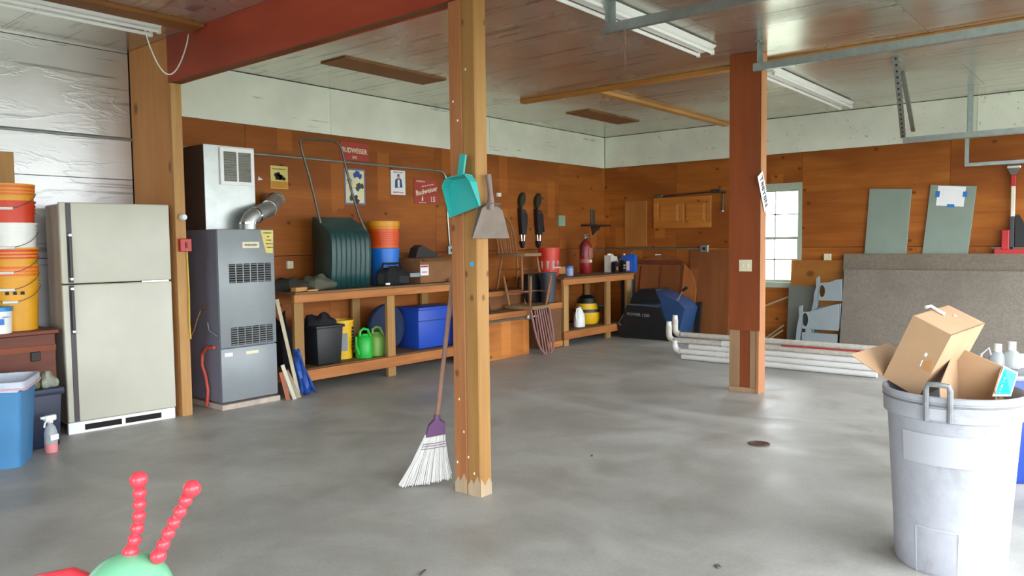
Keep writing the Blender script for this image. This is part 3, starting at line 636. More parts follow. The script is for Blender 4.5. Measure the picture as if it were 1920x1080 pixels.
# tower of buckets at the left on a low chest
lc = thing('low_chest', 'red-brown wooden chest under the bucket tower left of the refrigerator', 'chest', (1.62, 5.87, .01))
P(MB().box(-.50, .46, 0, .48, .03, .715, .004), 'body', DARKWOOD, lc); P(MB().box(-.52, .48, -.02, .49, .715, .745, .005), 'lid', DARKWOOD, lc)
P(MB().box(-.50, .46, -.008, 0, .60, .64), 'front_rail', wood('lighter_red_wood', '#74351f', '#8b4a2c', 'X', 10), lc); P(MB().box(.30, .36, -.014, -.002, .535, .60, .004), 'lock_plate', plain('black_iron_plate', '#2a2624', .5, .4), lc)
P(MB().box(-.46, .44, .02, .5, 0, .03), 'plinth', DARKWOOD, lc)
bx, by = 1.90, 6.06; z = .756
bucket('yellow bucket with black print at the bottom of the tower', (bx, by, z), YELLOW, .37, .152, .135, rz=R(-25))
t = COL.objects['bucket']
mk = MB()
for k, wd in enumerate((.05, .03, .05)): mk.obox((-.02 + .045 * k, -.148, .26), (.022, .004, .022))
P(mk, 'black_print', INK, t)['kind'] = 'stuff'
def tower(z, h, label, col, lo, bail, rim2=None):
    t = bucket(label, (bx + random.uniform(-.004, .004), by, z), col, h, .152, .137, bail, True, True, 'buckets nested in the tower', R(-25 + random.uniform(-8, 8)), lo)
    if rim2: P(MB().lathe([(.1515, h - .075), (.1545, h - .075), (.157, h - .013), (.1545, h - .013)], 30), 'rim_band', rim2, t)
    return t
tower(.84, .37, 'yellow bucket with orange band, nested in the bottom bucket of the tower', YELLOW, .22, True, ORANGE)
tower(.955, .37, 'yellow and orange bucket below the white one in the tower', YELLOW, .22, True, REDOR)
tower(1.125, .37, 'white ribbed bucket in the middle of the tower', WHITE, .2, True)
tower(1.275, .37, 'orange-red bucket above the white one in the tower', REDOR, .2, False)
tower(1.43, .33, 'topmost bucket of the tower, yellow with an orange rim', YELLOW, .17, True, ORANGE)
t = thing('paint_tub', 'small white tub with blue lid and blue print in front of the bucket tower', 'tub', (1.735, 5.90, .756))
P(MB().lathe([(0, 0), (.088, 0), (.094, .15), (0, .15)], 26), 'body', WHITE, t); P(MB().lathe([(0, .15), (.099, .148), (.099, .175), (.09, .178), (0, .178)], 26), 'lid', plain('bright_blue_lid', '#2b86c8', .4), t)
P(MB().box(-.055, .02, -.0955, -.08, .06, .10), 'blue_label', plain('label_blue', '#2a6fc4', .5), t); marks(.03, -.0955, .11, .05, .012, t, plain('label_blue', '#2a6fc4', .5), 5)
o = P(MB().box(1.60, 2.04, 6.375, 6.397, .0, 2.02, .002), 'plank', FIR_Z, None); tag(o, 'upright brown plank standing behind the bucket tower', 'plank')
# blue bin, recycling bin, spray bottle
def rrect(hx, hy, z, r=.04, n=4):
    return [(sx * (hx - r) + r * math.cos(a), sy * (hy - r) + r * math.sin(a), z) for sx, sy, a0 in ((1, 1, 0), (-1, 1, 90), (-1, -1, 180), (1, -1, 270)) for a in [R(a0 + 90 * k / n) for k in range(n + 1)]]
def loft(mb, loops, cap0=True, cap1=True):
    L = [[mb.bm.verts.new(p) for p in l_] for l_ in loops]; n = len(L[0])
    for A, B in zip(L, L[1:]):
        for k in range(n): mb.bm.faces.new((A[k], A[(k + 1) % n], B[(k + 1) % n], B[k]))
    if cap0: mb.bm.faces.new(L[0][::-1])
    if cap1: mb.bm.faces.new(L[-1])
    return mb
tb = thing('trash_bin', 'blue rectangular trash bin with white bag liner at the left edge', 'bin', (1.575, 5.42, 0), R(-30))
P(loft(MB(), [rrect(.15, .165, 0), rrect(.18, .20, .50), rrect(.194, .214, .50), rrect(.194, .214, .52), rrect(.178, .198, .52), rrect(.148, .163, .02)]), 'body', BINBLUE, tb)
LIN = plain('white_bag_film', '#b4bed0', .35, 0, .06, 16, .4); rr = random.Random(3)
def wob(l_, a): return [(x, y, z + rr.uniform(-a, a)) for x, y, z in l_]
P(loft(MB(), [wob(rrect(.199, .219, .475), .014), rrect(.200, .220, .526), rrect(.174, .194, .528), wob(rrect(.165, .185, .47), .012), wob(rrect(.15, .17, .40), .02), wob(rrect(.08, .09, .36), .02)], False, True), 'bag_liner', LIN, tb)
P(MB().tube(wob(rrect(.203, .223, .478), .008), .005, 6, closed=True), 'drawstring', plain('pink_drawstring', '#d9a0a4', .5), tb)
rc = thing('recycling_box', 'dark blue recycling box with a bag of bottles behind the blue bin', 'bin', (1.87, 5.69, 0), R(-4))
P(MB().obox((0, 0, .195), (.26, .29, .39), None, .02, 2, (.86, .86)), 'body', NAVY, rc); P(MB().obox((0, 0, .375), (.285, .31, .045), None, .01, 2), 'rim', NAVY, rc)
RECB = [('greenish crumpled plastic bag in the dark blue recycling box', (-.055, -.03), '#6f7350', .07), ('pale crumpled plastic bag in the recycling box nearest the refrigerator', (.06, -.03), '#9a9f90', .065)]
sp = thing('spray_bottle', 'clear spray bottle with pink liquid on the floor by the blue bin', 'bottle', (1.87, 5.43, 0), R(15))
CLR = plain('clear_plastic', '#c8ced0', .15, 0, .04, 8, 0, .5, .45)
P(MB().lathe([(0, .062), (.039, .062), (.039, .13), (.030, .165), (.016, .185), (.016, .20), (0, .20)], 18), 'body', CLR, sp); P(MB().lathe([(0, .002), (.036, .002), (.039, .012), (.039, .061), (0, .061)], 18), 'liquid', plain('pink_liquid', '#d9888a', .2, 0, .04), sp)
P(MB().obox((-.0, -.0, .225), (.075, .032, .038), None, .008, 2).box(-.06, -.036, -.01, .01, .225, .242, .003).cyl((0, 0, .195), (0, 0, .212), .018, None, 12), 'spray_head', WHITE, sp); P(MB().tube([(-.02, 0, .21), (-.035, 0, .195), (-.04, 0, .17)], .006, 6), 'trigger', WHITE, sp)
P(MB().box(-.027, .027, -.0402, -.03, .085, .12), 'paper_label', PAPER, sp)
# ---------------------------------------------------------------- on the long workbench
def blob(mb, c, s, seed, u=18, v=12, amp=.18, fl=True):
    rr = random.Random(seed); b0 = len(mb.bm.verts); mb.sphere((0, 0, 0), 1, (1, 1, 1), u, v); mb.bm.verts.ensure_lookup_table()
    ph = [(rr.uniform(1.5, 4), rr.uniform(1.5, 4), rr.uniform(0, 6)) for _ in range(5)]
    for vv in list(mb.bm.verts)[b0:]:
        n = vv.co.copy(); k = 1 + amp * sum(math.sin(a * n.x * 2 + c_) * math.cos(b_ * n.y * 2 + c_) for a, b_, c_ in ph) / 2.2
        z = n.z * k; 
        if fl: z = max(z, -.55)
        vv.co = Vector((c[0] + n.x * k * s[0], c[1] + n.y * k * s[1], c[2] + (z + (.55 if fl else 0)) * s[2]))
    return mb
for lb, xy, c, r in RECB:
    o = P(blob(MB(), (1.87 + xy[0], 5.69 + xy[1], .392), (r, .11, .065), int(r * 1000), 16, 10, .22), 'plastic_bag', plain('bag_' + c[1:], c, .35, 0, .2, 18), None); tag(o, lb, 'bag', 'bags in the recycling box')
o = P(blob(MB(), (4.12, 6.04, BZ), (.15, .16, .075), 3), 'folded_tarp', plain('olive_black_cloth', '#35322a', .9, 0, .15, 12, .4), None); tag(o, 'dark olive crumpled tarp at the left end of the long workbench', 'tarp', 'crumpled cloths on the workbench')
o = P(blob(MB(), (4.36, 5.96, BZ), (.15, .13, .085), 11), 'folded_tarp', plain('gray_olive_cloth', '#58584a', .9, 0, .12, 12, .4), None); tag(o, 'gray-green crumpled cloth beside the green snow scoop on the workbench', 'tarp', 'crumpled cloths on the workbench')
o = P(MB().obox((4.06, 5.82, BZ + .02), (.13, .07, .038), Euler((0, 0, R(6))), .003), 'wood_block', FIR, None); tag(o, 'light wood block at the left end of the long workbench', 'wood block')
o = P(MB().obox((4.16, 5.765, BZ + .008), (.11, .03, .014), Euler((0, 0, R(2))), .002), 'wood_offcut', FIR, None); tag(o, 'thin wood offcut on the front edge of the long workbench', 'wood block')
# snow scoop
sc = thing('snow_scoop', 'dark green snow scoop with tall gray tube handle standing on the workbench', 'snow scoop', (4.70, 6.02, BZ))
SCG = plain('dark_green_plastic', '#1d4444', .38, 0, .08, 5)
scm = MB()
cols = 17; rows = [(y_, z_, -.235, .225) for y_, z_ in ((.135, .672), (.12, .675), (.0, .605), (-.10, .545), (-.140, .505), (-.155, .45), (-.158, .30), (-.145, .14), (-.125, .0))]
grid = []
for (y, z, xa, xb) in rows:
    r = []
    for k in range(cols):
        a = k / (cols - 1); rb_ = -.010 if k % 2 else .004
        r.append(scm.bm.verts.new((xa + (xb - xa) * a, y + (rb_ if 0 < k < cols - 1 else 0), z)))
    grid.append(r)
for A, B in zip(grid, grid[1:]):
    for k in range(cols - 1): scm.bm.faces.new((A[k], A[k + 1], B[k + 1], B[k]))
# side cheeks and thickness
for k in (0, cols - 1):
    back = [scm.bm.verts.new((g[k].co.x, .135, g[k].co.z)) for g in grid]
    for (a, b, c_, d) in zip([g[k] for g in grid], [g[k] for g in grid[1:]], back[1:], back): scm.bm.faces.new((a, b, c_, d))
so = P(scm, 'scoop', SCG, sc); md = so.modifiers.new('thickness', 'SOLIDIFY'); md.thickness = .006; md.offset = -1
TUBE = DKSTEEL
P(MB().tube([(-.225, .02, .0), (-.222, .02, .60), (-.235, .05, .74), (-.30, .07, 1.05), (-.375, .08, 1.30), (-.388, .08, 1.375), (-.36, .08, 1.405), (-.15, .08, 1.415), (-.0, .08, 1.415), (.07, .08, 1.385), (.10, .08, 1.31), (.19, .06, .92), (.235, .02, .70), (.275, -.03, .55), (.27, .0, .3), (.235, .0, .0)], .0125, 8), 'handle_tube', TUBE, sc)
# buckets, bag, carton
bucket('blue bucket standing at the bottom of the pair on the workbench', (5.30, 6.09, BZ), BLUEB, .37, .152, .135, False, rz=R(10))
t = bucket('orange bucket with yellow upper band nested in the blue bucket', (5.30, 6.09, BZ + .19), ORANGE, .46, .158, .145, False, True, True, lo=.185)
P(MB().lathe([(.1575, .375), (.160, .375), (.1665, .459), (.164, .459)], 30), 'yellow_band', YELLOW, t)
rings = MB()
for z in (.22, .24, .26, .28, .30, .32, .34): r = .145 + .013 * z / .46; rings.lathe([(r, z - .004), (r + .006, z - .004), (r + .006, z + .004), (r, z + .004)], 28)
P(rings, 'ridge', REDOR, t)
bb = thing('tool_bag', 'black cloth tool bag on the workbench in front of the blue bucket', 'bag', (5.22, 5.90, BZ))
P(blob(MB(), (0, 0, 0), (.20, .10, .12), 5, 20, 14, .12), 'bag_body', BLACKCLOTH, bb); P(MB().tube([(-.14, 0, .14), (-.12, -.02, .22), (.0, -.02, .215), (.12, 0, .22), (.15, 0, .15)], .012, 6), 'strap', BLACKCLOTH, bb)
P(MB().obox((.08, -.09, .055), (.14, .035, .08), None, .012, 2), 'pocket', plain('charcoal_cloth', '#2a2a2e', .9, 0, .1), bb); P(MB().box(-.17, -.12, -.115, -.10, .01, .03), 'white_patch', WHITE, bb)
cb = thing('carton', 'brown cardboard carton with white label on the workbench', 'box', (5.86, 5.98, BZ), R(1))
P(MB().box(-.28, .32, -.12, .2, 0, .262, .003), 'body', CARD_DK, cb); P(MB().box(-.28, -.16, -.1225, -.12, .08, .19), 'white_label', PAPER, cb); P(MB().box(-.275, -.165, -.1235, -.1222, .165, .185).box(-.26, -.18, -.1235, -.1222, .11, .12), 'label_print', plain('label_red', '#b04a40', .6), cb)
P(MB().panel([(-.28, -.12, .263), (.32, -.12, .263), (.33, -.19, .232), (-.27, -.19, .232)], .004), 'flap', CARD_DK, cb); P(MB().panel([(-.28, .2, .263), (.32, .2, .263), (.31, .26, .30), (-.27, .26, .30)], .004), 'flap', CARD_DK, cb)
P(MB().box(-.42, -.282, -.115, -.10, .07, .11), 'gray_tag', plain('blue_gray_tag', '#8f9aa8', .6), cb)
o = P(MB().prism([(5.60, 5.94, BZ + .267), (5.92, 5.94, BZ + .267), (5.93, 5.94, BZ + .30), (5.70, 5.94, BZ + .40), (5.64, 5.94, BZ + .37)], (0, .12, 0)), 'rubber_boot', plain('dark_brown_rubber', '#241f20', .6, 0, .1), None); tag(o, 'dark rubber wedge lying on top of the brown carton', 'rubber')
o = P(MB().box(5.95, 6.05, 5.765, 5.81, BZ, BZ + .035, .002), 'wood_block', FIR, None); tag(o, 'small wood block on the workbench front edge before the carton', 'wood block')
# ---------------------------------------------------------------- under the long workbench
SZ = .201
t = thing('black_bin', 'black rectangular bin stuffed with a black bag under the workbench', 'bin', (4.42, 5.98, SZ))
P(MB().obox((0, 0, .18), (.31, .24, .36), None, .02, 2, (.86, .86)), 'body', plain('charcoal_plastic', '#202124', .5, 0, .1, 6), t); P(MB().obox((0, 0, .355), (.33, .26, .025), None, .006, 2), 'rim', plain('charcoal_plastic', '#202124', .5), t)
P(blob(MB(), (-.02, 0, .34), (.15, .10, .085), 21, 18, 12, .25), 'bag', BLACKCLOTH, t)
t = bucket('yellow bucket with gray label and black print under the workbench', (4.735, 6.12, SZ), YELLOW2, .38, .125, .112, False, group='plastic buckets', rz=0)
P(MB().obox((-.055, -.108, .17), (.09, .025, .17), Euler((0, 0, R(-27))), .004), 'gray_label', plain('gray_label', '#8b8d92', .6), t)
vt = MB()
for i in range(7): vt.obox((.062, -.113, .10 + i * .033), (.030, .012, .022), Euler((0, 0, R(28))))
P(vt, 'black_print', INK, t)['kind'] = 'stuff'
def can(label, x, y, col, s=1, h=.27, face=1):
    t = thing('watering_can', label, 'watering can', (x, y, SZ), 0, 'watering cans')
    P(MB().lathe([(0, 0), (.085, 0), (.09, .02), (.085, .18), (.06, .215), (.045, .225), (.045, .235), (0, .235)], 20, sx=s), 'body', col, t)
    P(MB().tube([(-.05 * face, 0, .21), (-.045 * face, 0, .265), (.0, 0, .285), (.05 * face, 0, .27), (.085 * face, 0, .2), (.095 * face, 0, .1), (.085 * face, 0, .04)], .014, 8), 'handle', col, t)
    P(MB().tube([(-.07 * face, -.01, .04), (-.11 * face, -.02, .12), (-.12 * face, -.03, .22)], [.018, .013, .010], 8), 'spout', col, t)
    return t
can('bright green watering can under the workbench next to the yellow bucket', 4.895, 5.96, GREEN1, .92); can('olive green watering can behind the middle bench leg', 5.075, 5.985, GREEN2, 1.1)
t = thing('round_tent_bag', 'navy round folded bag standing on edge behind the watering cans', 'bag', (5.345, 6.14, SZ + .245))
M90 = Euler((R(90), 0, 0)).to_matrix().to_4x4()
P(MB().lathe([(0, -.05), (.20, -.05), (.24, -.03), (.245, 0), (.24, .03), (.20, .05), (0, .05)], 32, M=M90), 'disc', plain('navy_cloth', '#1c2b4c', .8, 0, .1, 8, .2), t); P(MB().lathe([(.243, -.012), (.25, -.012), (.25, .012), (.243, .012)], 32, M=M90), 'piping', plain('dark_navy_cloth', '#11192e', .8), t)
t = thing('storage_tote', 'royal blue storage tote under the right half of the workbench', 'tote', (5.885, 6.10, SZ))
P(MB().obox((0, -.02, .21), (.58, .34, .42), None, .012, 2, (.97, .95)), 'body', TOTE, t); P(MB().obox((0, -.02, .425), (.60, .37, .03), None, .008, 2), 'rim', TOTE, t); P(MB().box(-.28, .28, -.1935, -.18, .29, .30), 'seam', plain('dark_blue_seam', '#12317c', .5), t)
o = P(blob(MB(), (4.10, 6.16, SZ), (.075, .14, .29), 8, 14, 12, .2), 'black_sack', BLACKCLOTH, None); tag(o, 'black sack at the left end of the bench shelf', 'bag')
tm = MB(); n = 9
gr_ = []
for i in range(7):
    r = []
    for k in range(n):
        a = k / (n - 1); zz = .40 - i * .064; wdt = .018 + .012 * i
        r.append(tm.bm.verts.new((3.925 + .014 * i + (a - .5) * 2 * wdt, 5.70 - .006 * i + .022 * math.sin(k * 1.9 + i * .5), max(zz + .02 * math.sin(k * 1.3), .006))))
    gr_.append(r)
for A, B in zip(gr_, gr_[1:]):
    for k in range(n - 1): tm.bm.faces.new((A[k], A[k + 1], B[k + 1], B[k]))
o = P(tm, 'blue_tarp', plain('deep_blue_tarpaulin', '#1f4a9c', .5, 0, .2, 12, .2), None); md = o.modifiers.new('thickness', 'SOLIDIFY'); md.thickness = .012; tag(o, 'blue tarpaulin hanging to the floor at the left bench leg', 'tarp')
for i, (a, b, wv, c, lb) in enumerate((((3.765, 5.72, .86), (3.90, 5.63, 0), .03, '#b7ab93', 'long thin pale board leaning between furnace and workbench'), ((3.76, 5.66, .30), (3.835, 5.60, 0), .03, '#c9c2b0', 'short white trim board leaning on the furnace side'), ((3.80, 5.70, .23), (3.865, 5.615, 0), .05, '#b3a894', 'short pale panel with white edge leaning next to the trim board'), ((3.745, 5.66, .24), (3.775, 5.61, 0), .03, '#b06a50', 'reddish short board leaning against the furnace'))):
    a, b = Vector(a), Vector(b); q = (b - a).to_track_quat('Z', 'Y')
    o = P(MB().obox((a + b) / 2, (.012, (.075 if i == 2 else .03), (b - a).length), q, .002), 'thin_board', plain('board_' + c[1:], c, .7, 0, .06, 6), None); tag(o, lb, 'board', 'thin boards leaning by the furnace')
# ---------------------------------------------------------------- wooden crate, chairs and things between the benches
ch = thing('storage_crate', 'low orange plywood crate with a clamp bar right of the front post', 'crate', (6.75, 5.63, 0))
CRATE = ply_mat('crate_plywood', 'X', '#a25f2c', '#c27e3e', '#8a4c22', 3)
P(MB().box(-.56, .37, 0, .02, .0, .425), 'front_board', CRATE, ch); P(MB().box(.352, .37, 0.021, .30, 0, .425), 'end_board', CRATE, ch); P(MB().box(-.56, -.542, .021, .30, 0, .425), 'end_board', CRATE, ch); P(MB().box(-.54, .35, .28, .30, 0, .425), 'back_board', CRATE, ch)
P(MB().box(-.575, .385, -.02, .02, .455, .525, .003), 'top_rail', BENCH, ch); P(MB().box(-.575, .385, .0205, .30, .50, .525, .003), 'top_board', BENCH_TOP, ch); P(MB().box(-.56, .37, .022, .05, .425, .50), 'top_cleat', BENCH_LEG, ch)
cp = thing('bar_clamp', 'steel bar clamp lying along the front of the plywood crate', 'clamp', (6.8, 5.60, .44))
P(MB().box(-.6, .34, -.012, .012, -.012, .012, .002), 'bar', DKSTEEL, cp); P(MB().obox((.26, -.005, 0), (.05, .04, .055), None, .01, 2).obox((.33, -.003, 0), (.02, .03, .06), None, .006, 2), 'jaw', STEEL, cp); P(MB().cyl((.33, 0, 0), (.44, 0, 0), .007, None, 8), 'screw', CHROME, cp)
def windsor(name, label, loc, rot, mat, seatm, leg=.43, nsp=6, backh=.50, sz=.44, legmat=None, lean=.22):
    """spindle-back chair, seat top at local z = 0, front towards +y"""
    t = thing(name, label, 'chair', loc, rot); h = sz / 2
    out = [(-h * .80, -h, 0), (h * .80, -h, 0), (h * .98, -h * .3, 0), (h, h * .5, 0), (h * .75, h, 0), (-h * .75, h, 0), (-h, h * .5, 0), (-h * .98, -h * .3, 0)]
    P(MB().prism(out, (0, 0, -.038)), 'seat', seatm, t)
    for x, y in ((-.7, -.75), (.7, -.75), (-.7, .7), (.7, .7)):
        P(MB().tube([(x * h, y * h, -.03), (x * h * 1.15, y * h * 1.15, -.03 - leg * .5), (x * h * 1.3, y * h * 1.3, -.03 - leg)], [.013, .018, .011], 8), 'leg', legmat or mat, t)
    P(MB().cyl((-.78 * h, -.8 * h, -.2), (-.78 * h, .76 * h, -.2), .009, None, 6), 'stretcher', mat, t); P(MB().cyl((.78 * h, -.8 * h, -.2), (.78 * h, .76 * h, -.2), .009, None, 6), 'stretcher', mat, t); P(MB().cyl((-.78 * h, 0, -.2), (.78 * h, 0, -.2), .009, None, 6), 'stretcher', mat, t)
    hoop = []
    for k in range(17):
        a = PI * k / 16; x = -math.cos(a) * h * .80 * (1 if k in (0, 16) else 1.02); z = backh * (math.sin(a) ** .55 if 0 < k < 16 else 0)
        hoop.append((x, -h * .88 - z * lean, z))
    P(MB().tube(hoop, .014, 7), 'back_hoop', mat, t)
    for k in range(nsp):
        u = (k + 1) / (nsp + 1) * 2 - 1; x0 = u * h * .68; x1 = u * h * .82
        zt = backh * max(0, 1 - abs(x1 / (h * .81)) ** 2.4) ** .5 * .99
        P(MB().cyl((x0, -h * .88, -.005), (x1, -h * .88 - zt * lean, zt), .010, .008, 6), 'spindle', mat, t)
    return t
cr = thing('wooden_crate', 'dark wooden crate behind the stacked chairs', 'crate', (7.20, 5.99, 0))
P(MB().box(-.50, .50, 0, .36, 0, .74, .004), 'body', wood('brown_crate_wood', '#7a4c28', '#94623a', 'X', 10), cr); P(MB().box(-.52, .52, -.012, .0, .68, .735, .002), 'batten', BENCH, cr); P(MB().box(-.52, .52, -.012, 0, .02, .09, .002), 'batten', BENCH, cr)
windsor('spindle_chair', 'upright brown spindle-back chair on top of the dark crate', (7.43, 6.01, 1.19), (0, 0, R(180)), CHAIRW, CHAIRSEAT, .415, 6, .47, .43, None, .18)
windsor('spindle_chair', 'upside-down chair with mauve spindle back hanging down over the crate end', (7.25, 5.755, .530), (R(180), 0, R(180)), CHAIRP, CHAIRSEAT, .36, 6, .545, .44, CHAIRW)
fb = thing('folded_chair_bag', 'dark blue folded sling chair leaning right of the front post', 'bag', (6.60, 5.86, .526))
P(MB().prism([(-.17, 0, 0), (.10, 0, 0), (.07, .08, .36), (.01, .14, .82), (-.12, .14, .82)], (0, .05, 0)), 'cloth', plain('dark_navy_sling', '#1a2138', .8, 0, .12, 8, .2), fb)
P(MB().prism([(-.07, -.002, .03), (.04, -.002, .03), (-.01, .06, .30), (-.06, .09, .52), (-.10, .09, .52)], (0, -.008, 0)), 'blue_fold', plain('bright_blue_cloth', '#2f6fd0', .6, 0, .12, 14, .2), fb)
lowc = thing('wooden_crate', 'light wooden crate under the dark tub left of the second bench', 'crate', (7.63, 5.62, 0))
P(MB().box(-.14, .14, 0, .36, 0, .575, .004), 'body', wood('dull_crate_wood', '#66432a', '#7f5636', 'X', 10), lowc); P(MB().box(-.145, .145, -.012, 0, .50, .57, .002), 'batten', BENCH, lowc); P(MB().box(-.145, .145, -.012, 0, .02, .09, .002), 'batten', BENCH, lowc)
o = P(MB().box(7.40, 7.765, 5.852, 5.95, .577, .93, .015, 2), 'black_case', BLACK, None); tag(o, 'black case on the light crate behind the chair legs', 'case')
t = lathe_thing('plastic_tub', 'dark gray plastic tub on the light crate left of the second bench', 'tub', (7.645, 5.735, .576), [(0, 0), (.088, 0), (.106, .35), (.114, .352), (.114, .37), (.10, .37), (.085, .01), (0, .01)], plain('slate_plastic', '#34363f', .5, 0, .08))
# ---------------------------------------------------------------- on the second workbench
t = bucket('red bucket with white-blue label at the left end of the second bench', (8.09, 6.05, B2), plain('red_bucket_plastic', '#cf3420', .42, 0, .05), .37, .142, .126, False, rz=R(-8))
P(MB().lathe([(.131, .09), (.1375, .20), (.139, .20), (.1325, .09)], 10, sx=1).box(-.0, .0001, 0, .0001, .1, .1001), 'label_band', plain('gray_print_label', '#b8a8ac', .6, 0, .25, 30), t); marks(.03, -.137, .155, .10, .045, t, plain('label_red_print', '#b03a40', .6), 4); marks(.02, -.137, .115, .13, .02, t, WHITE, 8)
o = lathe_thing('jar', 'small blue and white jar right of the red bucket', 'jar', (8.27, 5.85, B2), [(0, 0), (.05, 0), (.052, .02), (.052, .10), (0, .10)], plain('pale_blue_label', '#8ea6cc', .5), part='body'); P(MB().lathe([(0, .10), (.054, .10), (.054, .13), (0, .13)], 18), 'lid', plain('jar_lid_blue', '#3a5fae', .4), o)
o = P(MB().box(8.42, 8.86, 6.26, 6.34, B2, B2 + .10, .003), 'wood_block', FIR, None); tag(o, 'light lumber block at the back of the second bench beside the extinguisher', 'wood block')
fe = thing('fire_extinguisher', 'dark red fire extinguisher standing on the second bench', 'fire extinguisher', (8.96, 6.06, B2))
P(MB().lathe([(0, 0), (.078, 0), (.085, .015), (.085, .37), (.075, .42), (.04, .455), (.03, .47), (0, .47)], 24), 'cylinder', plain('dark_red_enamel', '#8e1d22', .3, 0, .05), fe)
P(MB().lathe([(.0855, .15), (.0865, .15), (.0865, .20), (.0855, .20)], 24).box(-.05, .05, -.0875, -.08, .21, .36, .002), 'label', plain('extinguisher_label', '#b06a60', .5, 0, .2, 20), fe); P(MB().box(-.03, .03, -.0885, -.0875, .155, .195), 'pressure_tag', IVORY, fe)
P(MB().cyl((0, 0, .47), (0, 0, .505), .02, None, 12).obox((.02, 0, .515), (.12, .028, .02), Euler((0, R(12), 0)), .004).obox((.03, 0, .545), (.12, .028, .012), Euler((0, R(-8), 0)), .004), 'valve_handle', STEEL, fe); P(MB().tube([(.0, -.02, .49), (-.06, -.03, .46), (-.095, -.02, .38), (-.1, -.01, .25)], .011, 8), 'hose', BLACK, fe)
def jug(label, x, y, col, cap, w, d, h, handle=True, lab=None, rz=0):
    t = thing('oil_jug', label, 'bottle', (x, y, B2), rz, 'jugs on the second bench'); w2, d2 = w / 2, d / 2
    P(MB().prism([(-w2, -d2, 0), (w2, -d2, 0), (w2, -d2, h * .62), (w2 * .75, -d2, h * .84), (-w2 * .2, -d2, h * .86), (-w2 * .55, -d2, h * .92), (-w2, -d2, h * .9)], (0, d, 0)), 'body', col, t)
    if handle: P(MB().tube([(w2 * .9, 0, h * .55), (w2 * .82, 0, h * .80), (w2 * .3, 0, h * .95), (-w2 * .4, 0, h * .93)], .012, 7), 'handle', col, t)
    P(MB().cyl((-w2 * .65, 0, h * .90), (-w2 * .65, 0, h), w2 * .28, None, 12), 'cap', cap, t)
    if lab: P(MB().box(-w2 * .8, w2 * .8, -d2 - .002, -d2 + .001, h * .08, h * .58), 'label', lab, t)
    return t
jug('white jug with black label showing an orange flame on the second bench', 9.50, 5.98, plain('off_white_jug', '#d8d4cc', .4), WHITE, .19, .11, .27, True, INK)
t = jug('small black bottle in front of the white jug', 9.42, 5.86, plain('black_bottle', '#1a1b1e', .35), BLACK, .10, .06, .16, False, plain('dark_label', '#33302e', .6)); P(MB().sphere((0, -.033, .06), .022, (1, .12, 1.2), 10, 8), 'flame_print', plain('flame_orange', '#c86a3a', .6), t)
t = jug('black oil bottle with white print between white and blue jugs', 9.56, 5.82, plain('black_bottle', '#1a1b1e', .35), BLACK, .09, .06, .19, False); marks(0, -.032, .10, .06, .02, t, WHITE, 4); marks(0, -.032, .06, .06, .02, t, WHITE, 5)
t = jug('blue bottle with pinkish label and white cap', 9.70, 5.86, plain('blue_bottle', '#1d4f9e', .35), WHITE, .11, .08, .265, False, plain('pink_label', '#d3b0a8', .6))
jug('bright blue jug at the right end of the second bench', 9.80, 5.80, plain('bright_blue_bottle', '#1f62c8', .35), plain('bright_blue_bottle', '#1f62c8', .35), .09, .10, .28, False)
o = thing('glass_globe', 'round clear globe behind the blue jugs at the bench end', 'globe', (9.88, 5.98, B2)); P(MB().sphere((0, 0, .12), .105, (1, 1, 1), 20, 12), 'globe', CLR, o); P(MB().cyl((0, 0, 0), (0, 0, .03), .05, None, 16), 'base', GALV, o)
# under the second workbench
sv = thing('shop_vacuum', 'yellow and black shop vacuum on the lower shelf of the second bench', 'vacuum', (8.86, 5.98, .191))
P(MB().lathe([(0, 0), (.16, 0), (.18, .05), (.185, .16), (0, .16)], 26), 'tank', YELLOW2, sv); P(MB().lathe([(0, .16), (.195, .16), (.195, .20), (0, .20)], 26), 'black_rim', BLACK, sv); P(MB().lathe([(0, .20), (.17, .20), (.15, .28), (0, .28)], 26, sy=.9), 'motor_cover', YELLOW2, sv); P(MB().lathe([(0, .28), (.14, .28), (.12, .35), (.07, .39), (0, .395)], 22), 'motor_head', BLACK, sv); P(MB().tube([(.12, -.08, .24), (.24, -.16, .22), (.28, -.18, .1), (.2, -.2, .03)], .024, 8), 'hose', BLACK, sv)
jg = thing('sprayer_jug', 'white plastic jug with handle in front of the shop vacuum', 'jug', (8.42, 5.80, .191))
P(MB().lathe([(0, 0), (.085, 0), (.09, .03), (.082, .15), (.05, .22), (.03, .24), (.03, .26), (0, .26)], 20, sy=.8), 'body', WHITE, jg); P(MB().tube([(-.03, -.01, .25), (-.075, -.01, .24), (-.095, -.01, .16), (-.08, -.01, .09)], .010, 7), 'handle', WHITE, jg); P(MB().obox((.0, 0, .265), (.07, .04, .025), None, .006), 'cap', GALV, jg)
o = P(MB().tube([(7.98 + .09 * math.cos(a), 5.92, .31 + .10 * math.sin(a)) for a in [2 * PI * k / 18 for k in range(18)]], .025, 8, closed=True), 'hose_coil', BLACK, None); tag(o, 'black hose ring standing behind the left leg of the second bench', 'hose')
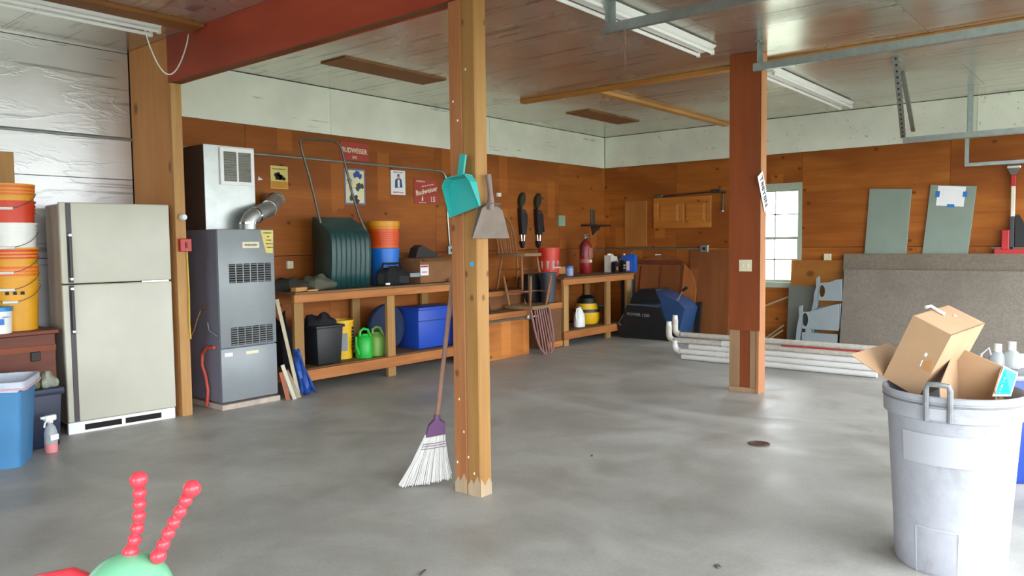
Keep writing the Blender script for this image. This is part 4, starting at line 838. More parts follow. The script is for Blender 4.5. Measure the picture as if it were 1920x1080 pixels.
# ---------------------------------------------------------------- far corner and the right wall
xw = XR - .001
o = P(MB().tube([(xw - .012, 6.38, 1.205), (xw - .012, 4.83, 1.203)], .011, 8), 'conduit', GALV, None); tag(o, 'steel conduit along the right wall above the round table top', 'conduit')
def routlet(y, z, label, w, h, mat, hole=False, name='wall_outlet', d=.035, cat='outlet'):
    t = thing(name, label, cat, (xw, y, z)); P(MB().box(-d, 0, -w / 2, w / 2, -h / 2, h / 2, .003), 'box', mat, t)
    if hole: P(MB().lathe([(0, 0), (.022, 0), (.022, .003), (0, .003)], 14, M=Euler((0, R(-90), 0)).to_matrix().to_4x4()), 'socket', BLACK, t, loc=(-d - .0002, 0, 0))
    return t
routlet(4.755, 1.206, 'gray outlet box at the right end of the conduit on the right wall', .12, .10, GALV, True)
routlet(5.48, 1.104, 'tiny white box on the right wall above the round table top', .085, .05, WHITE, False, 'wall_box')
routlet(3.09, 1.09, 'white outlet plate under the right side of the window', .085, .09, IVORY, False)
o = P(MB().box(xw - .02, xw, 5.67, 6.04, 1.24, 1.91, .002), 'plywood_patch', ply_mat('pale_patch_plywood', 'Z', '#a96d36', '#bf8448', '#9a602c', 2), None); tag(o, 'pale plywood patch board on the right wall near the corner', 'panel')
def raised_panel(label, y0, y1, z0, z1, panels, vertical, mat):
    t = thing('cabinet_door', label, 'cabinet door', (xw, (y0 + y1) / 2, (z0 + z1) / 2)); W = (y1 - y0) / 2; H = (z1 - z0) / 2; f = .075
    P(MB().box(-.022, 0, -W, W, -H, -H + f, .003).box(-.022, 0, -W, W, H - f, H, .003), 'rail', mat, t)
    n = panels; pw = (2 * W - f * (n + 1)) / n
    for k in range(n + 1): P(MB().box(-.022, 0, -W + k * (pw + f), -W + k * (pw + f) + f, -H + f, H - f, .003), 'stile', mat, t)
    for k in range(n):
        a = -W + f + k * (pw + f); b = a + pw; c0 = -H + f; c1 = H - f; e = .045; mb = MB()
        o_ = [(-.010, a, c0), (-.010, b, c0), (-.010, b, c1), (-.010, a, c1)]; i_ = [(-.024, a + e, c0 + e), (-.024, b - e, c0 + e), (-.024, b - e, c1 - e), (-.024, a + e, c1 - e)]
        ov = [mb.bm.verts.new(p) for p in o_]; iv = [mb.bm.verts.new(p) for p in i_]
        for q in range(4): mb.bm.faces.new((ov[q], ov[(q + 1) % 4], iv[(q + 1) % 4], iv[q]))
        mb.bm.faces.new(iv); P(mb, 'raised_panel', mat, t, smooth=False)
    return t
t = raised_panel('varnished pine cabinet front with two raised panels hanging on the right wall', 4.66, 5.555, 1.50, 1.94, 2, False, PINE_Y)
t = raised_panel('varnished pine cabinet door standing behind the clad post', 4.40, 4.85, .0, .745, 1, True, PINE)
rd = thing('long_tool', 'long thin bar tool lying on pegs above the pine cabinet front', 'tool', (xw - .03, 5.02, 1.975))
P(MB().cyl((0, .50, -.02), (0, -.42, .012), .011, None, 8), 'bar', plain('dark_iron', '#3d3330', .5, .3), rd); P(MB().obox((0, -.44, .02), (.04, .14, .05), Euler((R(-3), 0, 0)), .008), 'head', plain('dark_iron', '#3d3330', .5, .3), rd); P(MB().obox((0, .44, -.015), (.03, .12, .04), None, .006), 'grip', DKSTEEL, rd)
vt = thing('hanging_tool', 'short gray tool hanging beside the clad post on the right wall', 'tool', (xw - .02, 4.475, 1.83))
P(MB().cyl((0, .0, .13), (0, .015, -.10), .012, None, 8), 'handle', DKSTEEL, vt); P(MB().obox((0, .018, -.115), (.03, .04, .03), None, .005), 'tip', STEEL, vt); P(MB().obox((0, 0, .14), (.03, .06, .03), None, .005), 'head', plain('dark_iron', '#3d3330', .5, .3), vt)
# round table top leaning on the right wall
lean = R(-7)
rt = thing('round_tabletop', 'round wooden table top leaning underside out against the right wall', 'table top', (9.76, 5.40, .01), (0, R(10), 0))
TB = wood('brown_table_wood', '#7d4521', '#96582c', 'Z', 10, .55, 0, .25); TB2 = wood('orange_table_wood', '#96562a', '#b06c38', 'Z', 10, .55, 0, .2)
edges = [-.57, -.36, -.02, .33, .57]
for k in range(4):
    a, b = edges[k] + .002, edges[k + 1] - .002; pts = []; Rr = .575; zc = .55
    n = 9
    top = [(0, a + (b - a) * i / n, zc + max(0, Rr * Rr - (a + (b - a) * i / n) ** 2) ** .5) for i in range(n + 1)]
    bot = [(0, a + (b - a) * i / n, max(.0, zc - max(0, Rr * Rr - (a + (b - a) * i / n) ** 2) ** .5)) for i in range(n, -1, -1)]
    pp = []
    for q in top + bot:
        if not pp or (Vector(q) - Vector(pp[-1])).length > 1e-4: pp.append(q)
    P(MB().prism(pp, (.028, 0, 0)), 'plank', (TB2, TB, TB, TB2)[k], rt)
P(MB().box(-.03, 0, -.34, .33, .985, 1.04, .003), 'cleat', DARKWOOD, rt)
for y in (-.35, .0, .33): P(MB().box(-.012, 0, y - .01, y + .01, .2, .96), 'batten', DARKWOOD, rt)
o = P(MB().obox((9.93, 4.66, .60), (.018, .60, 1.18), Euler((0, R(5), 0)), .002), 'leaning_board', ply_mat('faded_brown_plywood', 'Z', '#7d4a28', '#8f5a34', '#774326', 0), None); tag(o, 'faded brown plywood leaning on the right wall left of the clad post', 'board')
cy = lathe_thing('black_tube', 'tall black round tube standing in the corner right of the second bench', 'tube', (9.62, 5.77, 0), [(0, 0), (.10, 0), (.10, .84), (.09, .845), (.088, .02), (0, .02)], plain('black_green_plastic', '#23282a', .3, 0, .12, 4))
# mower grass bag
mw = thing('grass_catcher', 'black twin-lid mower grass catcher with painted-in blue-lit side on the floor in the far corner', 'grass catcher', (9.06, 5.12, 0))
GB = plain('catcher_black', '#131518', .45, 0, .1, 5); GBL = plain('catcher_blue_lit', '#27456f', .35, 0, .08, 4)  # blue light on the catcher's black side is put into the second colour
P(MB().prism([(-.02, .43, .02), (-.02, .47, .20), (-.04, .36, .36), (-.04, .30, .47), (-.04, -.18, .45), (-.02, -.24, .28), (.02, -.38, .17), (.02, -.40, .03), (.0, -.30, .0), (.0, .38, .0)], (.34, 0, 0)), 'lower_body', GB, mw)
P(MB().prism([(.02, .33, .36), (.02, .27, .56), (.02, .16, .66), (.02, -.08, .67), (.02, -.24, .60), (.02, -.42, .53), (.02, -.52, .44), (.02, -.47, .25), (.02, -.40, .02), (.02, -.27, .02), (.02, -.2, .3)], (.40, 0, 0)), 'upper_body', GBL, mw)
P(MB().prism([(.01, .30, .47), (.01, .24, .59), (.01, .13, .675), (.01, -.10, .68), (.01, -.12, .61), (.01, -.18, .49)], (.36, 0, 0)), 'hood', GB, mw)
P(MB().tube([(-.045, .31, .468), (-.045, -.18, .452)], .012, 6), 'seam', plain('seam_gray', '#50555a', .4), mw)
P(MB().prism([(.40, -.50, .50), (.40, -.56, .50), (.40, -.52, .02), (.40, -.45, .02)], (.06, 0, 0)), 'back_panel', GB, mw)
text('POWER', .06, plain('print_gray_white', '#8f9498', .5), mw, (-.044, .20, .33), RB); text('1200', .06, plain('print_gray_white', '#8f9498', .5), mw, (-.044, .02, .325), RB)
P(MB().tube([(-.02, .42, .17), (-.05, .44, .20), (-.05, .36, .32)], .008, 6), 'handle', DKSTEEL, mw)
P(MB().cyl((.2, -.33, .54), (.2, -.42, .68), .010, None, 8), 'lever', CHROME, mw); P(MB().cyl((.2, -.40, .66), (.2, -.47, .71), .02, None, 8), 'knob', BLACK, mw)
# sheets and boards along the right wall
o = P(MB().obox((9.90, 3.20, .53), (.016, .66, 1.05), Euler((0, R(6), 0)), .002), 'leaning_board', ply_mat('yellow_brown_plywood', 'Y', '#99632b', '#b27a3a', '#8a5524', 1.5), None); tag(o, 'yellow-brown plywood leaning under the right part of the window', 'board')
o = P(MB().obox((9.945, 2.86, .53), (.016, .20, 1.05), Euler((0, R(4), 0)), .002), 'leaning_board', ply_mat('orange_plywood_offcut', 'Z', '#8f5526', '#a66a30', '#84491f', 0), None); tag(o, 'narrow brown offcut standing between the yellow-brown board and the particle board', 'board')
o = P(MB().obox((9.83, 3.33, .365), (.012, .40, .73), Euler((0, R(5), 0)), .002), 'leaning_sheet', SHEETGRAY, None); tag(o, 'dark gray sheet leaning below the window sill', 'board')
for k, (a, b) in enumerate((((9.9, 4.03, .38), (9.9, 3.42, .63)), ((9.88, 3.84, .02), (9.88, 3.60, .21)), ((9.86, 3.78, .02), (9.86, 3.60, .15)))):
    o = P(MB().cyl(a, b, .012, None, 8), 'thin_rod', plain('pale_stick', '#b29a78', .6), None); tag(o, ('upper thin stick slanting up behind the clad post below the window', 'middle thin stick leaning beside the dark gray sheet', 'lowest thin stick leaning beside the dark gray sheet')[k], 'stick')
# gray shaped panels (stepped boards with cut-outs)
def PXp(pts, x):      # (y, z) outline standing at x
    return [(x, y, z) for y, z in pts]
def hole(y, z, ry, rz, x, half=0):
    return [(x, y + ry * math.cos(a), z + rz * math.sin(a)) for a in [2 * PI * k / 14 for k in range(14)]]
hb = thing('bed_end_panel', 'gray painted cut-out panel with post, the lower and front one of two', 'panel', (9.70, 3.1, 0), 0, 'gray painted bed end panels')
def sh(pts): return [(0, y - 3.1, z) for y, z in pts]
P(MB().prism(sh([(3.315, .49), (3.345, .47), (3.34, .36), (3.35, .30), (3.37, .20), (3.385, 0), (3.33, 0), (3.31, .22), (3.30, .49)]), (.03, 0, 0)), 'post', SHELLGRAY, hb)
P(MB().prism(sh([(3.305, .41), (3.23, .415), (2.87, .53), (2.87, .20), (3.305, .20)]), (.022, 0, 0), [[(0, 3.268 - 3.1 + -.0 + .040 * math.cos(a), .315 + .085 * math.sin(a)) for a in [2 * PI * k / 14 for k in range(14)]]]), 'panel_board', SHELLGRAY, hb)
P(MB().prism(sh([(3.305, 0), (3.305, .155), (2.88, .155), (2.88, 0)]), (.022, 0, 0)), 'lower_board', SHELLGRAY, hb); P(MB().prism(sh([(3.26, .155), (3.26, .20), (3.20, .20), (3.20, .155)]), (.022, 0, 0)), 'spacer', SHELLGRAY, hb)
h2 = thing('bed_end_panel', 'gray painted cut-out panel behind and above the front one', 'panel', (9.76, 3.1, 0), 0, 'gray painted bed end panels')
P(MB().prism(sh([(3.13, .86), (3.155, .83), (3.155, .72), (3.18, .64), (3.185, .54), (3.22, .40), (3.23, 0), (3.19, 0), (3.17, .40), (3.14, .50), (3.115, .75), (3.115, .84)]), (.03, 0, 0)), 'post', SHELLGRAY, h2)
P(MB().prism(sh([(3.115, .78), (3.0, .785), (2.92, .82), (2.85, .83), (2.85, .56), (3.14, .56)]), (.022, 0, 0), [[(0, 3.085 - 3.1 + .038 * math.cos(a), .675 + .075 * math.sin(a)) for a in [2 * PI * k / 14 for k in range(14)]]]), 'panel_board', SHELLGRAY, h2)
P(MB().prism(sh([(3.16, .46), (2.86, .53), (2.86, .22), (3.18, .22)]), (.022, 0, 0)), 'lower_board', SHELLGRAY, h2)
# particle boards
def osb(name, tint):
    s = NT(name); v = s.coord((1, 1, 1)); vo = s.n('ShaderNodeTexVoronoi'); vo.inputs['Scale'].default_value = 55; s.l(v, vo.inputs['Vector'])
    sep = s.n('ShaderNodeSeparateColor'); s.l(vo.outputs['Color'], sep.inputs[0]); g = s.noise(v, 2.2, 4)
    c = s.ramp(sep.outputs[0], [(.1, tuple(x * .86 for x in lin(tint)[:3]) + (1,)), (.9, tuple(min(1, x * 1.08) for x in lin(tint)[:3]) + (1,))])
    c = s.mix(s.ramp(g, [(.35, (.5, .5, .5, 1)), (.6, (0, 0, 0, 1))]), c, tuple(x * .7 for x in lin(tint)[:3]) + (1,))
    s.l(c, s.b.inputs['Base Color']); s.b.inputs['Roughness'].default_value = .75; s.bump(sep.outputs[0], .1, .002); return s.m
o = P(MB().obox((9.842, 1.67, .572), (.012, 2.42, 1.14), Euler((0, R(9), 0)), .002), 'particle_board', osb('strand_board', '#74695c'), None); tag(o, 'gray-brown strand board sheet leaning on the right wall, the taller rear one', 'board', 'strand board sheets')
o = P(MB().obox((9.775, 1.63, .475), (.012, 2.44, .955), Euler((0, R(9), 0)), .002), 'particle_board', osb('strand_board_light', '#7b7268'), None); tag(o, 'lighter strand board sheet leaning in front of the taller one', 'board', 'strand board sheets')
for lb, yc, tl, hh in (('plain sage green board leaning on the right wall, left of two', 2.43, 3.4, 1.91), ('sage green board with a taped sheet of paper on the right wall', 1.80, 5.2, 1.915)):
    t = thing('painted_board', lb, 'board', (9.972, yc, .96), (R(tl), R(.6), 0), 'sage green painted boards')
    P(MB().box(-.012, .012, -.232, .232, -.955, hh - .96, .003), 'board', GREENBOARD, t)
    if tl > 4:
        pp = P(MB().box(-.0135, -.012, -.13, .15, .72, .945), 'paper_sheet', PAPER, t)
        for y, z, w_, h_ in ((.145, .85, .04, .07), (-.13, .86, .045, .06), (.0, .725, .075, .035)): P(MB().box(-.0150, -.0137, y - w_ / 2, y + w_ / 2, z - h_ / 2, z + h_ / 2), 'tape_piece', TAPE, pp)
jk = thing('lift_jack', 'tall red and black jack with pale column hanging right of the green boards', 'jack', (9.955, 1.155, 1.16))
P(MB().box(-.03, .03, -.16, .14, -.03, .035, .004), 'base', REDP, jk); P(MB().box(-.035, .0, -.20, .17, .03, .05, .004), 'foot_bar', DKSTEEL, jk)
P(MB().box(-.04, .02, .0, .075, .02, .24, .008), 'red_body', REDP, jk); P(MB().box(-.035, .01, -.04, .0, .02, .38, .004), 'lower_column', plain('dark_jack_steel', '#44464c', .4, .5), jk); P(MB().box(-.035, .01, -.043, -.005, .38, .71, .004), 'pale_column', plain('pale_jack_paint', '#d8d2c2', .4), jk)
P(MB().box(-.04, .015, -.048, .0, .71, .83, .006), 'red_collar', REDP, jk); P(MB().prism([(-.03, -.05, .83), (-.03, .0, .83), (-.03, .035, .90), (-.03, -.085, .90)], (.04, 0, 0)), 'neck', DKSTEEL, jk); P(MB().box(-.04, .02, -.09, .045, .895, .935, .01), 'head', CHROME, jk)
P(MB().prism([(-.0, -.05, .03), (-.0, -.14, .03), (-.0, -.15, .15), (-.0, -.12, .32), (-.0, -.08, .40), (-.0, -.045, .38)], (.035, 0, 0)), 'black_guard', BLACK, jk)
for k, (y, z) in enumerate(((2.10, 1.945), (3.02, 1.78), (1.47, 1.17), (2.70, 1.40))):
    o = P(MB().cyl((xw, y, z), (xw - (.04), y, z + .012), .006, None, 6), 'wall_hook', STEEL, None); tag(o, ('small hook just above the sage board with the paper', 'small hook to the right of the top of the window', 'small hook right of the foot of the papered sage board', 'small hook left of the plain sage board')[k], 'hook', 'hooks on the right wall')
# ---------------------------------------------------------------- on the posts
sw = thing('light_switch', 'cream double light switch plate on the clad post', 'switch', (6.358, 2.65, 1.10))
P(MB().box(-.006, .0, -.056, .056, -.05, .05, .002), 'plate', IVORY, sw)
for y in (-.022, .022): P(MB().box(-.016, -.006, y - .006, y + .006, -.012, .012, .001), 'toggle', IVORY, sw)
sg = thing('number_plate_sign', 'white tilted strip sign with black characters on the edge of the clad post', 'sign', (6.415, 2.522, 1.727), (0, R(62), 0))
P(MB().box(-.165, .165, -.004, 0, -.058, .058, .001), 'plate', PAPER, sg); text('T88Y8N', .085, INK, sg, (0, -.005, 0), RA, sx=.95, bold=.001)
dp = thing('dustpan', 'turquoise dustpan hanging on the front post', 'dustpan', (2.86, 2.665, 1.487), (0, 0, 0)); dp.scale = (.92, .92, .92)
q = Matrix.Rotation(R(-5), 4, 'X')
def dpp(y, z, x=0): return q @ Vector((x, y, z))
P(MB().prism([dpp(.115, -.028), dpp(-.115, .01), dpp(-.10, .14), dpp(-.075, .175), (dpp(.075, .175)), dpp(.10, .14)], (.003, 0, 0)), 'pan', TEAL, dp)
P(MB().prism([dpp(.115, -.028), dpp(.115, -.028, -.012), dpp(.105, .14, -.06), dpp(.102, .14)], q @ Vector((0, -.004, 0))), 'side_wall', TEAL, dp); P(MB().prism([dpp(-.115, .01), dpp(-.115, .01, -.012), dpp(-.105, .14, -.06), dpp(-.102, .14)], q @ Vector((0, .004, 0))), 'side_wall', TEAL, dp)
P(MB().panel([dpp(.104, .14), dpp(.104, .14, -.06), dpp(.072, .182, -.06), dpp(.072, .178)], .004).panel([dpp(-.104, .14), dpp(-.104, .14, -.06), dpp(-.072, .182, -.06), dpp(-.072, .178)], .004).panel([dpp(.074, .178), dpp(.074, .182, -.06), dpp(-.074, .182, -.06), dpp(-.074, .178)], .004), 'back_wall', TEAL, dp)
P(MB().prism([dpp(.022, .178, -.012), dpp(-.022, .178, -.012), dpp(-.055, .295, -.012), dpp(-.015, .305, -.012)], q @ Vector((-.012, 0, 0))), 'handle', TEAL, dp); P(MB().prism([dpp(.022, .178, -.012), dpp(.022, .178, .01), dpp(-.015, .305, .01), dpp(-.015, .305, -.012)], q @ Vector((0, .004, 0))), 'handle_edge', plain('dark_turquoise', '#128a88', .4), dp)
ss = thing('ash_shovel', 'big worn gray metal dustpan hanging on the right face of the front post', 'dustpan', (2.985, 2.60, 1.343))
ASH = plain('worn_gray_metal', '#75675d', .6, .25, .14, 7)
P(MB().prism([(-.15, -.0, 0), (.145, -.0, 0), (.085, -.005, .145), (.045, -.005, .165), (-.065, -.005, .165), (-.105, -.005, .145)], (0, .004, 0)), 'pan', ASH, ss)
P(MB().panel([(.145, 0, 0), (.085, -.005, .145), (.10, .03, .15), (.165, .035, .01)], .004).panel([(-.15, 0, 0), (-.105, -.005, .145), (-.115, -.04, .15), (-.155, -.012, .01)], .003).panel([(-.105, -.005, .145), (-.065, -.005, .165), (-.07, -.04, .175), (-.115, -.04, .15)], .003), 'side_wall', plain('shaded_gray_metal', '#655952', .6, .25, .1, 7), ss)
P(MB().panel([(-.065, -.005, .165), (.045, -.005, .165), (.05, -.03, .18), (-.07, -.03, .18)], .003), 'back_wall', ASH, ss)
P(MB().tube([(-.015, -.005, .15), (-.015, -.012, .19), (-.013, -.01, .225), (-.02, .0, .325)], [.022, .018, .013, .016], 10), 'handle', plain('gray_brown_handle', '#7d6a66', .55, 0, .1), ss)
br = thing('broom', 'broom with white bristles and purple cap leaning behind the front post', 'broom', (2.905, 2.985, 0))
bd = (Vector((2.985, 2.834, 1.38)) - Vector((2.9, 2.94, .34))); b0 = Vector((-.005, -.045, .34))
P(MB().tube([b0, b0 + bd * .5, b0 + bd], .0125, 10), 'handle', plain('brown_broom_handle', '#85604e', .5, 0, .1), br)
qx = Matrix.Rotation(R(-40), 3, 'Z')       # the broom head faces the camera
def hd(x, y, z): return qx @ Vector((x, y, 0)) + Vector((-.005 - .010 * (.34 - z) / .34, -.045 * z / .34 + .0, z))
P(MB().prism([hd(-.052, -.024, .275), hd(.052, -.024, .290), hd(.045, -.024, .350), hd(.010, -.022, .372), hd(-.012, -.022, .372), hd(-.042, -.024, .338)], qx @ Vector((0, .048, 0))), 'cap', plain('purple_plastic', '#5b3560', .45, 0, .06), br)
P(MB().cyl(hd(0, 0, .365), hd(0, 0, .395), .02, .016, 12), 'ferrule', plain('purple_plastic', '#5b3560', .45), br)
bs = MB(); rr = random.Random(4)
for k in range(420):
    u = rr.uniform(-1, 1); v = rr.uniform(-1, 1); s = rr.uniform(.9, 1.08)
    a = hd(u * .052, v * .02, .285); m = hd(u * .085 * s - .012, v * .026, .16); b = hd(u * .125 * s - .02 - .03 * (u < -.7) * rr.random(), v * .04, .004 + .035 * max(0, u) * rr.random() + .01 * rr.random() + .022 * (u + 1) * .5)
    bs.tube([a, m, b], .0026, 3, False)
o = P(bs, 'bristles', plain('white_bristle', '#dfdedb', .6, 0, .05), br, smooth=False); o['kind'] = 'stuff'
for z, e in ((.245, .064), (.232, .068), (.218, .072)): P(MB().tube([hd(-e, -.026, z - .006), hd(0, -.034, z), hd(e, -.026, z + .008), hd(e, .026, z + .008), hd(0, .034, z), hd(-e, .026, z - .006)], .0022, 5, closed=True), 'stitching', plain('mauve_cord', '#8a7a88', .7), br)
o = thing('metal_clip', 'small gray metal clip with hook on the back edge of the front post', 'clip', (3.0105, 2.70, 2.0))
P(MB().box(-.016, .012, -.02, .02, .02, .075, .003), 'plate', GALV, o); P(MB().tube([(.005, 0, .03), (.018, 0, -.01), (.012, 0, -.06), (.0, 0, -.08)], .006, 6), 'hook', plain('rusty_hook', '#8d7864', .6, .3), o)
rt_ = MB(); rr = random.Random(9)
rt_.tube([(0, 0, .03), (.004, 0, -.06), (-.004, .003, -.14), (.002, 0, -.27)], [.004, .0035, .003, .001], 5)
rt_.tube([(0, 0, -.05), (-.02, 0, -.09), (-.035, .005, -.15)], .0022, 4).tube([(0, 0, -.05), (.03, 0, -.075), (.05, -.01, -.075)], .0022, 4).tube([(.03, 0, -.075), (.03, 0, -.10)], .002, 4).tube([(0, 0, -.15), (.015, 0, -.21)], .0018, 4).tube([(-.01, 0, .03), (-.012, 0, -.05)], .003, 4)
o = P(rt_, 'dried_root', plain('pinkish_brown_root', '#8f6a5e', .8), None, loc=(4.33, 2.613, 2.665)); tag(o, 'dry branching root hanging from the end of the front door track', 'root')
# ---------------------------------------------------------------- white pipes on the floor
def pipe(label, x, z, y0, y1, elbow=None, dirty=False, coll=(), r=.029, dx=0):
    t = thing('pvc_pipe', label, 'pipe', (x, y0, z), 0, 'white pipes stacked on the floor'); m = PVC_D if dirty else PVC
    P(MB().cyl((0, 0, 0), (dx, y1 - y0, 0), r, None, 14), 'pipe', m, t)
    for y in coll: P(MB().cyl((dx * (y - y0) / (y1 - y0), y - y0, 0), (dx * (y - .09 - y0) / (y1 - y0), y - .09 - y0, 0), r + .006, None, 14), 'coupling', PVC, t)
    if elbow:
        e = [(0, 0.02, 0)] + [(0, .02 + .06 * math.sin(a), .06 - .06 * math.cos(a)) for a in [R(x_) for x_ in (15, 35, 55, 75, 90)]] + [(0, .08, .06 + elbow)]
        P(MB().tube(e, r + .004, 14), 'elbow', m if dirty else PVC, t); P(MB().tube([(0, .08, .06 + elbow - .001), (0, .08, .06 + elbow + .045)], r, 14), 'stub', PVC, t)
    return t
pipe('lowest white pipe of the stack with an elbow at its far end', 7.74, .030, 3.95, 1.93, .0, False, (3.33, 3.1))
pipe('white pipe second from the floor with upturned elbow and coupling', 7.76, .088, 3.97, 1.95, .01, False, (3.55, 3.42))
pipe('white pipe third from the floor with printed coupling', 7.775, .146, 3.88, 1.93, None, False, (3.42, 3.2))
pipe('dirty white pipe with upturned elbow lying on top of the stack at its far end', 7.79, .204, 4.06, 1.9, .10, True, (3.5,))
pipe('topmost white pipe with tall upturned elbow', 7.86, .262, 4.02, 1.9, .11, True, ())
o = P(MB().box(7.752, 7.762, 1.92, 2.85, .232, .246, .002), 'red_strip', REDP, None); tag(o, 'thin red strip lying along the top of the white pipes', 'strip')
# floor drain
fd = thing('floor_drain', 'round rusty floor drain cover in the concrete', 'drain', (4.786, 1.895, 0))
RUST = plain('rusty_iron', '#6b4f42', .8, .3, .15, 20)
P(MB().lathe([(0, .001), (.067, .001), (.067, .006), (.058, .008), (.05, .005), (0, .005)], 24), 'cover', RUST, fd)
P(MB().box(-.04, .04, -.032, -.026, .004, .0065).box(-.05, .05, -.013, -.007, .004, .0065).box(-.05, .05, .007, .013, .004, .0065).box(-.04, .04, .026, .032, .004, .0065), 'slot', DARK, fd)
for k, (x, y, w_, h_, a) in enumerate(((2.08, 2.2, .05, .012, 20), (2.86, 1.3, .03, .02, 50), (1.75, 1.95, .02, .012, 0), (3.9, 2.6, .02, .014, 30))):
    o = P(MB().obox((x, y, .004), (w_, h_, .006), Euler((0, 0, R(a))), .001), 'wood_chip', plain('chip_brown', '#5a5148', .9), None); tag(o, ('small dark scrap on the floor straight below the workbench', 'dark scrap on the floor in the middle of the near edge', 'smallest scrap on the floor, just right of the toy feelers', 'dark scrap on the bare concrete right of the front post')[k], 'scrap', 'scraps on the floor')
# ---------------------------------------------------------------- trash can, cartons and what stands behind
def can_mat():
    s = NT('light_gray_can_plastic'); v = s.coord(rnd=False); a = s.noise(v, 3.2, 6, .65, .5); b = s.noise(v, 22, 4)
    c = s.ramp(b, [(.3, lin('#9b9da6')), (.7, lin('#a7a9b2'))]); c = s.mix(s.ramp(a, [(.58, (0, 0, 0, 1)), (.66, (.42, .42, .42, 1))]), c, lin('#77746f'))
    s.l(c, s.b.inputs['Base Color']); s.b.inputs['Roughness'].default_value = .45; return s.m
CANG = can_mat()
tc = thing('trash_can', 'light gray round trash can in the right foreground filled with cartons', 'trash can', (3.495, .585, 0), R(9.5))
prof = [(0, 0), (.195, 0), (.202, .012), (.206, .10), (.210, .19), (.236, .60), (.240, .615), (.252, .62), (.254, .69), (.258, .695), (.258, .712), (.248, .716), (.240, .70), (.232, .62), (.204, .20), (.196, .02), (0, .02)]
P(MB().lathe(prof, 48), 'body', CANG, tc)
P(MB().lathe([(.2545, .678), (.2575, .680), (.2575, .684), (.2545, .686)], 48), 'rim_groove', plain('groove_gray', '#77787a', .5), tc)
# parts on the side that faces the camera (local -x is towards the camera)
def on_can(ang, z, out=0):
    t_ = (z - .19) / .41; r = .210 + .026 * t_ + out if z < .6 else .254 + out; a = PI + ang; return Vector((r * math.cos(a), r * math.sin(a), z))
def patch(mb, a0, a1, z0, z1, out, n=8):
    A = [[mb.bm.verts.new(on_can(a0 + (a1 - a0) * i / n, z, out)) for i in range(n + 1)] for z in (z0, z1)]; B = [[mb.bm.verts.new(on_can(a0 + (a1 - a0) * i / n, z, -.002)) for i in range(n + 1)] for z in (z0, z1)]
    for i in range(n):
        mb.bm.faces.new((A[0][i], A[0][i + 1], A[1][i + 1], A[1][i])); mb.bm.faces.new((A[0][i], A[0][i + 1], B[0][i + 1], B[0][i])); mb.bm.faces.new((A[1][i], A[1][i + 1], B[1][i + 1], B[1][i]))
    for i in (0, n): mb.bm.faces.new((A[0][i], A[1][i], B[1][i], B[0][i]))
    return mb
P(patch(MB(), -.79, .35, .445, .565, .006), 'raised_plate', plain('clean_can_plastic', '#acaeb6', .45, 0, .02), tc)
P(patch(MB(), -.33, -.03, .63, .672, .010), 'handle_block', plain('clean_can_plastic', '#acaeb6', .45), tc)
hp = [on_can(-.18 + da, z, o_) for da, z, o_ in ((.15, .625, .014), (.15, .70, .02), (.148, .745, .022), (.125, .765, .022), (0, .768, .024), (-.125, .765, .022), (-.148, .745, .022), (-.15, .70, .02), (-.15, .625, .014))]
P(MB().tube(hp, .0105, 8), 'handle', plain('dark_gray_handle', '#7d8084', .45, 0, .15, 20), tc)['label'] = 'dark gray lift handle'
P(patch(patch(patch(MB(), -.60, .15, .185, .192, .004), -.60, -.585, .0, .185, .004), .135, .15, .0, .185, .004), 'foot_recess_edge', plain('clean_can_plastic', '#acaeb6', .45), tc)
cx = thing('carton', 'large tilted cardboard carton with open flaps standing in the trash can', 'box', (3.415, .581, .937), 0)
cA, cB, cC, cD = (Vector(v) - Vector((3.415, .581, .937)) for v in ((3.441, .724, 1.006), (3.756, .655, 1.029), (3.730, .512, .960), (3.415, .581, .937)))
cc = Vector((.048, .123, -.273))
def inner(*vs):  # thin sheet whose thickness grows towards the carton's middle
    mid = (cA + cB + cC + cD) / 4 + cc / 2; pts = [Vector(v) for v in vs]; n_ = (pts[1] - pts[0]).cross(pts[2] - pts[0]).normalized(); ctr = sum(pts, Vector()) / len(pts)
    if n_.dot(mid - ctr) < 0: n_ = -n_
    return pts, n_ * .0045
def sheet(name, mat, *vs):
    p_, d_ = inner(*vs); return P(MB().prism(p_, d_), name, mat, cx)
sheet('top_panel', CARD, cA, cB, cC, cD); sheet('front_panel', CARD, cA, cD, cD + cc, cA + cc); sheet('side_panel', CARD, cD, cC, cC + cc, cD + cc); sheet('left_panel', CARD, cA, cB, cB + cc, cA + cc); sheet('back_panel', CARD, cB, cC, cC + cc, cB + cc)
e1 = Vector((-.12, .10, .10))
P(MB().panel([cA + cc, cB + cc, cB + cc + e1 * .98, cA + cc + e1], .004), 'flap', CARD, cx); P(MB().panel([cB + cc, cC + cc, cC + cc + Vector((.03, .06, -.05)), cB + cc + Vector((.0, .09, .07))], .004), 'flap', CARD_IN, cx)
off = Vector((3.415, .581, .937)); nfr = (cD - cA).cross(cc).normalized(); nfr = nfr if nfr.x < 0 else -nfr
def on_front(pts, name, mat, h=.0012): P(MB().prism([Vector(p) - off for p in pts], nfr * h), name, mat, cx)
on_front([(3.442, .676, .857), (3.4405, .668, .851), (3.4435, .675, .838), (3.445, .683, .844)], 'white_sticker', PAPER)
on_front([(3.446, .690, .825), (3.4455, .686, .823), (3.4505, .695, .797), (3.451, .699, .799)], 'white_sticker', PAPER)
on_front([(3.438, .652, .833), (3.4455, .685, .815), (3.4505, .690, .783), (3.444, .655, .778)], 'tape_patch', plain('brown_tape', '#b5824f', .5, 0, .04))
ntp = (cB - cA).cross(cD - cA).normalized(); ntp = ntp if ntp.z > 0 else -ntp
